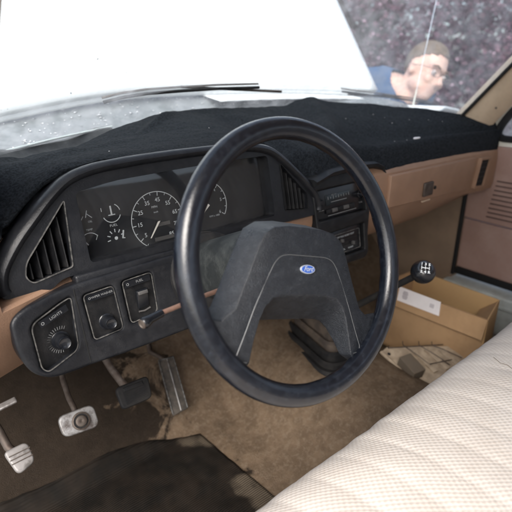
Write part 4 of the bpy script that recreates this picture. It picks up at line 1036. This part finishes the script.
# roof and rear wall of the cab
rf = MB().box((.38,-.46,1.36), EX, EY, EZ, 1.62,1.22,.03).build('cab_roof', M['liner'], None, bevel=.01); tag(rf, kind='structure')
rw = plate('rear_wall', yz([(-.44,.05),(1.2,.05),(1.2,1.36),(-.44,1.36)]), [fillet(yz([(-.25,.95),(1.0,.95),(1.0,1.27),(-.25,1.27)]), .03)], Vector((0,-1.02,0)), EX, EZ, -EY, -.02, .02, M['liner'], None); tag(rw, kind='structure')
# ================================================================== WINDSHIELD, COWL, WIPERS, HOOD, ANTENNA
def zg(x): return interp(x, [(-.4,.765),(1.16,.785)])
ws = empty('windshield', (.38,.66,.77), 'raked windshield with dusty glass and black rubber seal', 'windshield')
def ws_fn(u, v):
    x = lerp(-.36, 1.12, u); xx = .38+(x-.38)*(1-.13*v)
    return (xx, yb(x)+.03+.06*(1-sm(.75,1.0,x))*(1-v)-.47*v, zg(x)+.53*v)
grid('glass_pane', 60, 24, ws_fn, M['glass'], ws, solid=.004)
def seal(P, name, r=.007): MB().tube(P, r, 8).build(name, M['rubber'], ws)
seal([Vector(ws_fn(u/30,0))+EZ*.0 for u in range(31)], 'rubber_seal')
seal([Vector(ws_fn(1,v/12))+Vector((-.004,-.004,.0)) for v in range(13)], 'rubber_seal', .0055)
seal([Vector(ws_fn(0,v/12)) for v in range(13)], 'rubber_seal'); seal([Vector(ws_fn(u/30,1)) for u in range(31)], 'rubber_seal')
seal([Vector((1.087,.368,.80))+Vector((-.10,-.89,1))*t for t in (-.02,.1,.2,.3,.4,.5)], 'rubber_seal', .0055)
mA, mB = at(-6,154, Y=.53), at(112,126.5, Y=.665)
seal([mA.lerp(mB, u/10)+Vector((0,.012*math.sin(u/10*math.pi),0)) for u in range(11)], 'edge_reflection', .0024); bpy.data.objects['edge_reflection'].data.materials[0] = M['sill']  # pale tube shaped to stand for the bright reflection along the glass edge
# cowl in front of the glass
def cowl_fn(u, v):
    x = lerp(-.46, 1.24, u); y0 = yb(min(max(x,-.36),1.12))+.035+.06*(1-sm(.75,1.0,x))
    y = lerp(y0, .90, v); e_ = (x-.36)/.83
    z = .775 + (.095-.028*e_*e_-.05*sm(.2,1,-e_))*sm(0,1,v) + .0015*nz(x*30,y*30)
    return (x, y, z)
cw = empty('cowl', (.38,.78,.77), 'grey cowl littered with pale petals between windshield and hood', 'cowl')
grid('grille_panel', 90, 24, cowl_fn, M['cowl'], cw, solid=.01)
random.seed(11)
pet = MB()
for i in range(420):
    u, v = random.random(), random.random()**.7; p = Vector(cowl_fn(u, v))+EZ*.001; a = random.random()*6.3; s = .0022+.005*random.random()**2
    d = Vector((math.cos(a), math.sin(a), 0)); q = EZ.cross(d)
    pet.add([p-d*s, p-q*s*.6+EZ*.002, p+d*s+EZ*.001, p+q*s*.6+EZ*.0025], [(0,1,2,3)])
po = pet.build('fallen_petals', M['speck'], None, smooth=False); tag(po, 'pale petals and grit scattered over the cowl', 'petals', kind='stuff')
# grit and petals stuck to the outside of the glass
sg = MB(); random.seed(21)
for i in range(170):
    u = random.random(); v = random.random()**3*.4 if (i % 5 or u < .62) else random.random()
    p = Vector(ws_fn(u, v))+Vector((0,.0035,.0035)); a = random.random()*6.3; s = .0010+.0024*random.random()**3
    e = EX; f = Vector((0,-.66,.75)); d = e*math.cos(a)+f*math.sin(a); q = e*-math.sin(a)+f*math.cos(a)
    sg.add([p-d*s, p-q*s*.7, p+d*s, p+q*s*.7], [(0,1,2,3)])
so_ = sg.build('grit_on_glass', M['speck'], None, smooth=False); tag(so_, 'pale grit and petals stuck to the outside of the windshield', 'grit', kind='stuff')
def wiper(P, pa, label):
    w = empty('wiper', P[0], label, 'wiper', 'windshield wipers')
    MB().tube(P, .0035, 8).build('blade', M['rubber'], w)
    up = [p+Vector((0,.004,.009)) for p in P]
    MB().tube(up, .0032, 6, flat=.6).build('blade_frame', M['steel'], w)
    MB().tube([up[len(up)//2], pa+Vector((0,.004,.004))], [.003,.0035], 8).build('arm', M['steel'], w)
def gpt(px, py):   # point on the glass plane near its base
    return on(px, py, Vector((.38,.675,.785)), Vector((0,.75,.66)))+Vector((0,.012,.010))
wiper([gpt(x, y) for x, y in ((106,107.5),(125,102.5),(150,98.5),(185,95.5),(222,93),(262,91.5))], gpt(285,97), 'driver side wiper lying low across the windshield left of the wheel')
wiper([gpt(x, y)+Vector((0,.0,.0)) for x, y in ((345,95),(365,97.5),(385,99.5),(405,102),(425,105),(441,109))], gpt(352,99), 'passenger side wiper with pale specks near the antenna')
tp = grid('painted_edge', 40, 6, lambda u, v: (lambda x: (x, lerp(.775,.885,v), cowl_fn((x+.46)/1.70, 1)[2]+lerp(-.012,.004,v)))(lerp(.42,1.2,u)), M['white'], cw, solid=.004)
# raised hood
hd = empty('raised_hood', (.36,.80,.85), 'white hood standing raised, seen through the windshield', 'hood')
def hood_fn(u, v):
    x = lerp(-.47, 1.19, u); e = (x-.36)/.83
    base = Vector((x, .86-.06*abs(e)**3, .884-.030*e*e-.0*e - .05*sm(.2,1,-e)))
    crown = .03*(1-e*e)
    d = Vector((0, .575, .82))
    return base+d*(1.15*v)+Vector((0,-.82,.575))*crown*0.6*sm(0,.2,v)
grid('hood_skin', 40, 30, hood_fn, M['white'], hd, solid=-.02)
hp_ = [Vector(hood_fn(u/20, 0))+Vector((0,.01,-.004)) for u in range(21)]
MB().tube(hp_, .010, 10).build('rear_lip', M['white'], hd)
for sx in (-.40,1.12):
    MB().tube([(sx,.9,.80),(sx,.86,.88),(sx,.95,1.0)], .008, 8).build('hinge', M['steel'], hd)
# front fenders and engine bay
def fender(x0, x1, name, label):
    V = []; n = 6
    prof = [(x0,.80),(x0+(x1-x0)*.3,.815),(x0+(x1-x0)*.7,.80),(x1,.75),(x1+math.copysign(.02,x1-x0),.55),(x1,.0)]
    ys = [.50,.8,1.1,1.4,1.7,2.0]
    for y in ys: V += [Vector((a, y, b-.02*(y-.5))) for a, b in prof]
    o = mesh(name, V, [(i*n+k,(i+1)*n+k,(i+1)*n+k+1,i*n+k+1) for i in range(5) for k in range(n-1)], M['white'])
    s = o.modifiers.new('s','SOLIDIFY'); s.thickness = .01; return tag(o, label, 'fender')
fender(1.14,1.38,'front_fender','white passenger side front fender beside the raised hood'); fender(-.42,-.64,'front_fender','white driver side front fender left of the raised hood')
eb = MB().box((.36,1.45,.30), EX, EY, EZ, 1.2,.9,.5).build('engine_block', M['steel'], None, bevel=.06); tag(eb, 'dark engine under the raised hood', 'engine')
an = empty('antenna', at(413,106,Y=.63), 'thin silver antenna whip with a pale round base beyond the passenger wiper', 'antenna')
a0_ = at(413,106, Y=.63); a1_ = at(437,-2, Y=.63); a2_ = a0_+(a1_-a0_)*1.6
MB().tube([a0_.lerp(a1_,.0), a1_, a2_], [.0010,.0009,.0008], 8).build('whip', M['silver'], an)
MB().tube([a0_-EZ*.05, a0_, a0_.lerp(a1_,.16)], [.005,.0038,.0016], 12).build('antenna_base', M['cream'], an)
# ================================================================== PERSON beyond the fender
def person():
    hc = CAM+ray(425,72)*1.93           # head centre
    # face direction: down and towards the engine bay / camera right
    fwd = (cr*.42-cu*.46-cd*.78).normalized()
    upv = (cu*.82+cr*.38-cd*.28); upv = (upv-fwd*upv.dot(fwd)).normalized(); lft = upv.cross(fwd).normalized()
    bm = bmesh.new()
    def blob(c, rx, ry, rz, ax=(lft, fwd, upv), seg=24):
        r = bmesh.ops.create_uvsphere(bm, u_segments=seg, v_segments=seg//2, radius=1)
        for v in r['verts']: v.co = c+ax[0]*v.co.x*rx+ax[1]*v.co.y*ry+ax[2]*v.co.z*rz
    H = lambda l, f, u: hc+lft*l+fwd*f+upv*u
    blob(H(0,-.012,.03), .074,.094,.088)            # skull
    blob(H(0,.03,-.045), .056,.062,.066)            # face
    blob(H(0,.05,-.085), .034,.036,.028)            # chin
    blob(H(0,.058,.022), .052,.030,.020)            # brow
    blob(H(0,.092,-.022), .011,.020,.020)           # nose bridge
    blob(H(0,.103,-.035), .0165,.017,.013)          # nose tip
    blob(H(0,.080,-.066), .024,.012,.008); blob(H(0,.076,-.076), .020,.012,.008)
    for s in (-1,1):
        blob(H(s*.034,.066,-.03), .022,.022,.022)   # cheek
        blob(H(s*.071,-.008,-.010), .009,.017,.028) # ear
        blob(H(s*.045,.022,-.062), .018,.038,.026)       # jaw
    # body leaning over the fender
    neck = H(0,-.035,-.11); 
    chest = hc-cr*.15+cd*.13-EZ*.15; pelvis = Vector((hc.x+.25, hc.y+.50, hc.z-.62))
    sh = Vector((-.75,.45,.1)).normalized()            # shoulder line
    def limb(P, rs, n=16):
        for (a, b), (r1, r2) in zip(zip(P, P[1:]), zip(rs, rs[1:])):
            a = Vector(a); b = Vector(b); k = max(2, int((b-a).length/(min(r1,r2)*.5)))
            for i in range(k+1):
                t = i/k; r = lerp(r1, r2, t); blob(a.lerp(b,t), r, r, r, (EX,EY,EZ), 12)
    limb([H(0,-.03,-.05), neck, chest+EZ*.14], [.056,.058,.075])
    body_parts = []
    S_ = [chest+EZ*.12+sh*.19*s for s in (-1,1)]
    limb([S_[0], chest+EZ*.13, S_[1]], [.062,.085,.062])
    limb([chest+EZ*.06, chest-EZ*.05, pelvis+Vector((-.1,-.04,.1)), pelvis], [.13,.14,.135,.14])
    limb([chest+EZ*.04+sh*.08, chest-EZ*.05+sh*.08, pelvis+sh*.06], [.11,.12,.12]); limb([chest+EZ*.04-sh*.08, chest-EZ*.05-sh*.08, pelvis-sh*.06], [.11,.12,.12])
    hands = []
    for s, p in zip((-1,1), S_):
        el = p+Vector((-.10,.12*s+.05,-.24)); wr = el+Vector((-.20,.10,-.02))
        limb([p, el, wr], [.055,.043,.030]); hn = wr+Vector((-.06,.02,-.015))
        limb([wr, hn], [.028,.034])
        for k in range(4):
            b = hn+Vector((-.02,.0,0))+sh*(-.03+.02*k); limb([b, b+Vector((-.035,.005,-.006)), b+Vector((-.055-.004*(k in (1,2)),.005,-.026))], [.0095,.009,.008])
        b = hn+sh*(-.035*s); limb([b, b+Vector((-.02,-.02*s,-.012)), b+Vector((-.042,-.02*s,-.02))], [.011,.010,.009])
    for s in (-1,1):
        hip = pelvis+sh*.09*s; kn = Vector((hip.x+.0, hip.y+.02, -.24)); an_ = Vector((hip.x+.06, hip.y+.02, -.64))
        limb([hip, kn, an_], [.09,.062,.045]); limb([an_, an_+Vector((-.18,0,-.03))], [.045,.036])
    me = bpy.data.meshes.new('person'); bm.to_mesh(me); bm.free()
    ob = bpy.data.objects.new('t', me); COL.objects.link(ob)
    rm = ob.modifiers.new('r','REMESH'); rm.mode = 'VOXEL'; rm.voxel_size = .0075
    sm_ = ob.modifiers.new('s','SMOOTH'); sm_.iterations = 4; sm_.factor = .5
    bpy.context.view_layer.update()
    me2 = bpy.data.meshes.new_from_object(ob.evaluated_get(bpy.context.evaluated_depsgraph_get()))
    bpy.data.objects.remove(ob); bpy.data.meshes.remove(me)
    # clothing: copies of the body surface, pushed outwards
    def cloth(name, test, off, m):
        b2 = bmesh.new(); b2.from_mesh(me2); b2.normal_update()
        dl = [f for f in b2.faces if not test(f.calc_center_median())]
        bmesh.ops.delete(b2, geom=dl, context='FACES')
        for v in b2.verts: v.co += v.normal*(off+.004*nz(v.co.x*18, v.co.y*18, v.co.z*18))
        mm = bpy.data.meshes.new(name); b2.to_mesh(mm); b2.free(); return mm, m
    cloths = [('shirt',)+cloth('shirt', lambda c: c.z < chest.z+.30 and c.z > pelvis.z-.02 and (c-hc).length > .140, .012, M['shirt']),
              ('trousers',)+cloth('trousers', lambda c: c.z <= pelvis.z+.0 and c.z > -.62, .014, M['trouser'])]
    po = link_mesh('person', me2, M['skin'])
    tag(po, 'person in a blue shirt and glasses bending over the fender, seen through the windshield', 'person')
    for nme, mm, m in cloths: link_mesh(nme, mm, m, po)
    # hair cap: bumpy shell over the skull
    b3 = bmesh.new(); r = bmesh.ops.create_uvsphere(b3, u_segments=48, v_segments=30, radius=1)
    for v in r['verts']:
        l, f, u = v.co.x, v.co.y, v.co.z; k = 1+.035*nz(l*6, f*6, u*6)+.035*nz(l*22,f*22,u*22)
        v.co = H(l*.0775*k, -.014+f*.0975*k, .034+u*.0905*k)
    dl = []
    for fc in b3.faces:
        c = fc.calc_center_median()-hc; l, f, u = c.dot(lft), c.dot(fwd), c.dot(upv)
        if u < .035+f*.50 - .9*max(0,-f-.02) + .008*nz(l*70,u*70,f*40): dl.append(fc)
    bmesh.ops.delete(b3, geom=dl, context='FACES')
    mh = bpy.data.meshes.new('hair'); b3.to_mesh(mh); b3.free(); link_mesh('hair', mh, M['hair'], po)
    for s in (-1,1):
        ey = MB().lathe(H(s*.032,.072,-.004), fwd, [(.0004,-.0),(.010,.002),(.0115,.008),(.008,.0145),(.0045,.0165),(.0004,.017)], 16).build('eye', mat('eye_white', (.5,.42,.4), .4), po)
        MB().lathe(H(s*.032,.072,-.004)+fwd*.0155, fwd, [(.0052,0),(.0045,.0015),(.0004,.002)], 12).build('iris', M['hair'], ey)
        MB().tube([H(s*.016,.092,.018), H(s*.034,.088,.024), H(s*.050,.074,.019)], [.0028,.0034,.002], 8).build('eyebrow', M['hair'], po)
    # glasses
    for s in (-1,1):
        P = [H(s*.033+.024*math.cos(t/16*2*math.pi), .098-.012*abs(.0), -.002+.017*math.sin(t/16*2*math.pi)) for t in range(17)]
        gl = MB().tube(P, .0012, 6); 
        gl.tube([H(s*.057,.097,.004), H(s*.075,.05,.004), H(s*.078,-.01,.0)], .0012, 6)
        if s < 0: gl.tube([H(-.009,.099,.002), H(.009,.099,.002)], .0012, 6)
        gl.build('spectacles', M['glassesf'], po)
person()
# ================================================================== TREES
def tree(x, y, h, rad, nleaf, seed, label, blossom=.15):
    rnd = random.Random(seed)
    t = empty('plum_tree', (x, y, -.72), label, 'tree', 'plum trees beyond the truck')
    tr = MB(); base = Vector((x, y, -.72)); top = base+EZ*h*.45
    tr.tube([base, base+Vector((.05,.02,h*.2)), top], [.16,.12,.09], 10)
    tips = []
    for i in range(9):
        a = i/9*6.28+rnd.random(); e = top+Vector((math.cos(a)*rad*.55, math.sin(a)*rad*.55, h*(.12+.25*rnd.random())))
        m_ = top.lerp(e,.5)+EZ*.15; tr.tube([top-EZ*rnd.random()*.6, m_, e], [.06,.04,.015], 7); tips.append(e)
        for j in range(3):
            e2 = e+Vector((rnd.gauss(0,.4), rnd.gauss(0,.4), rnd.gauss(.1,.35))); tr.tube([m_.lerp(e,.6), e2], [.02,.006], 5); tips.append(e2)
    tr.build('trunk', M['bark'], t)
    cc = base+EZ*h*.55
    clumps = []
    for i in range(60):
        while True:
            v = Vector((rnd.uniform(-1,1), rnd.uniform(-1,1), rnd.uniform(-1,1)))
            if v.length < 1: break
        clumps.append((cc+Vector((v.x*rad, v.y*rad, v.z*h*.46)), rnd.uniform(.22,.5)*rad*.55))
    for nm, m, N in (('crown', M['leaf'], nleaf), ('blossom', M['blossom'], int(nleaf*blossom))):
        V = []; Fc = []
        for i in range(N):
            c, r = clumps[rnd.randrange(len(clumps))]
            p = c+Vector((rnd.gauss(0,1), rnd.gauss(0,1), rnd.gauss(0,.8)))*r*.6
            if p.z < -.6: continue
            s = rnd.uniform(.015,.036) if nm == 'crown' else rnd.uniform(.008,.022)
            d = Vector((rnd.gauss(0,1), rnd.gauss(0,1), rnd.gauss(0,1))).normalized(); q = d.orthogonal().normalized()
            k = len(V); V += [p-d*s, p-q*s*.6, p+d*s, p+q*s*.6]; Fc.append((k,k+1,k+2,k+3))
        mesh(nm, V, Fc, m, t, smooth=False)
tree(4.3, 3.3, 4.2, 1.9, 26000, 1, 'purple-leaved plum tree with pale blossom behind the person')
tree(5.9, 1.9, 4.4, 2.0, 22000, 2, 'purple-leaved plum tree partly hidden by the windshield pillar on the right')
tree(4.6, 5.9, 5.0, 2.2, 22000, 3, 'purple-leaved plum tree showing right beside the edge of the raised hood')
hg = MB(); rnd = random.Random(5)
V = []; Fc = []
for i in range(13000):
    p = Vector((rnd.uniform(4,14), rnd.uniform(2,14), rnd.uniform(-.7,2.6)))
    L = (p.x-.0)*.62+p.y*.62
    a = rnd.uniform(R(12), R(66)); dd_ = rnd.uniform(8.2,9.6); p = Vector((math.cos(a)*dd_, math.sin(a)*dd_, rnd.uniform(-.72,2.3)+.3*math.sin(a*17)))
    s = rnd.uniform(.05,.11); d = Vector((rnd.gauss(0,1), rnd.gauss(0,1), rnd.gauss(0,1))).normalized(); q = d.orthogonal().normalized()
    k = len(V); V += [p-d*s, p-q*s*.7, p+d*s, p+q*s*.7]; Fc.append((k,k+1,k+2,k+3))
tag(mesh('hedge', V, Fc, M['leaf'], smooth=False), 'dense dark hedge far behind the plum trees', 'hedge', kind='stuff')
# ================================================================== LIGHT
Wd = bpy.data.worlds.new('World'); S.world = Wd; Wd.use_nodes = True; nt = Wd.node_tree
bg = nt.nodes['Background']; sky = nt.nodes.new('ShaderNodeTexSky'); sky.sky_type = 'NISHITA'; sky.sun_disc = False
SE, SA = R(46), R(-125)       # elevation; azimuth measured from +Y towards +X
sky.sun_elevation = SE; sky.sun_rotation = SA; sky.air_density = 1.0; sky.dust_density = 3.0; sky.ozone_density = 1.0
hs = nt.nodes.new('ShaderNodeHueSaturation'); hs.inputs['Saturation'].default_value = .62; nt.links.new(sky.outputs[0], hs.inputs['Color']); nt.links.new(hs.outputs[0], bg.inputs[0]); bg.inputs[1].default_value = .15
sd = bpy.data.lights.new('sun', 'SUN'); sd.energy = 1.5; sd.angle = R(38); sd.color = (1,.96,.9)
so2 = bpy.data.objects.new('sun', sd); COL.objects.link(so2)
sv_ = Vector((math.sin(SA)*math.cos(SE), math.cos(SA)*math.cos(SE), math.sin(SE)))
so2.rotation_euler = sv_.to_track_quat('Z','Y').to_euler(); so2.location = (0,0,5)
S.view_settings.view_transform = 'Standard'; S.view_settings.look = 'None'; S.view_settings.exposure = 1.4; S.view_settings.gamma = 1
S.cycles.max_bounces = 10; S.cycles.transparent_max_bounces = 12
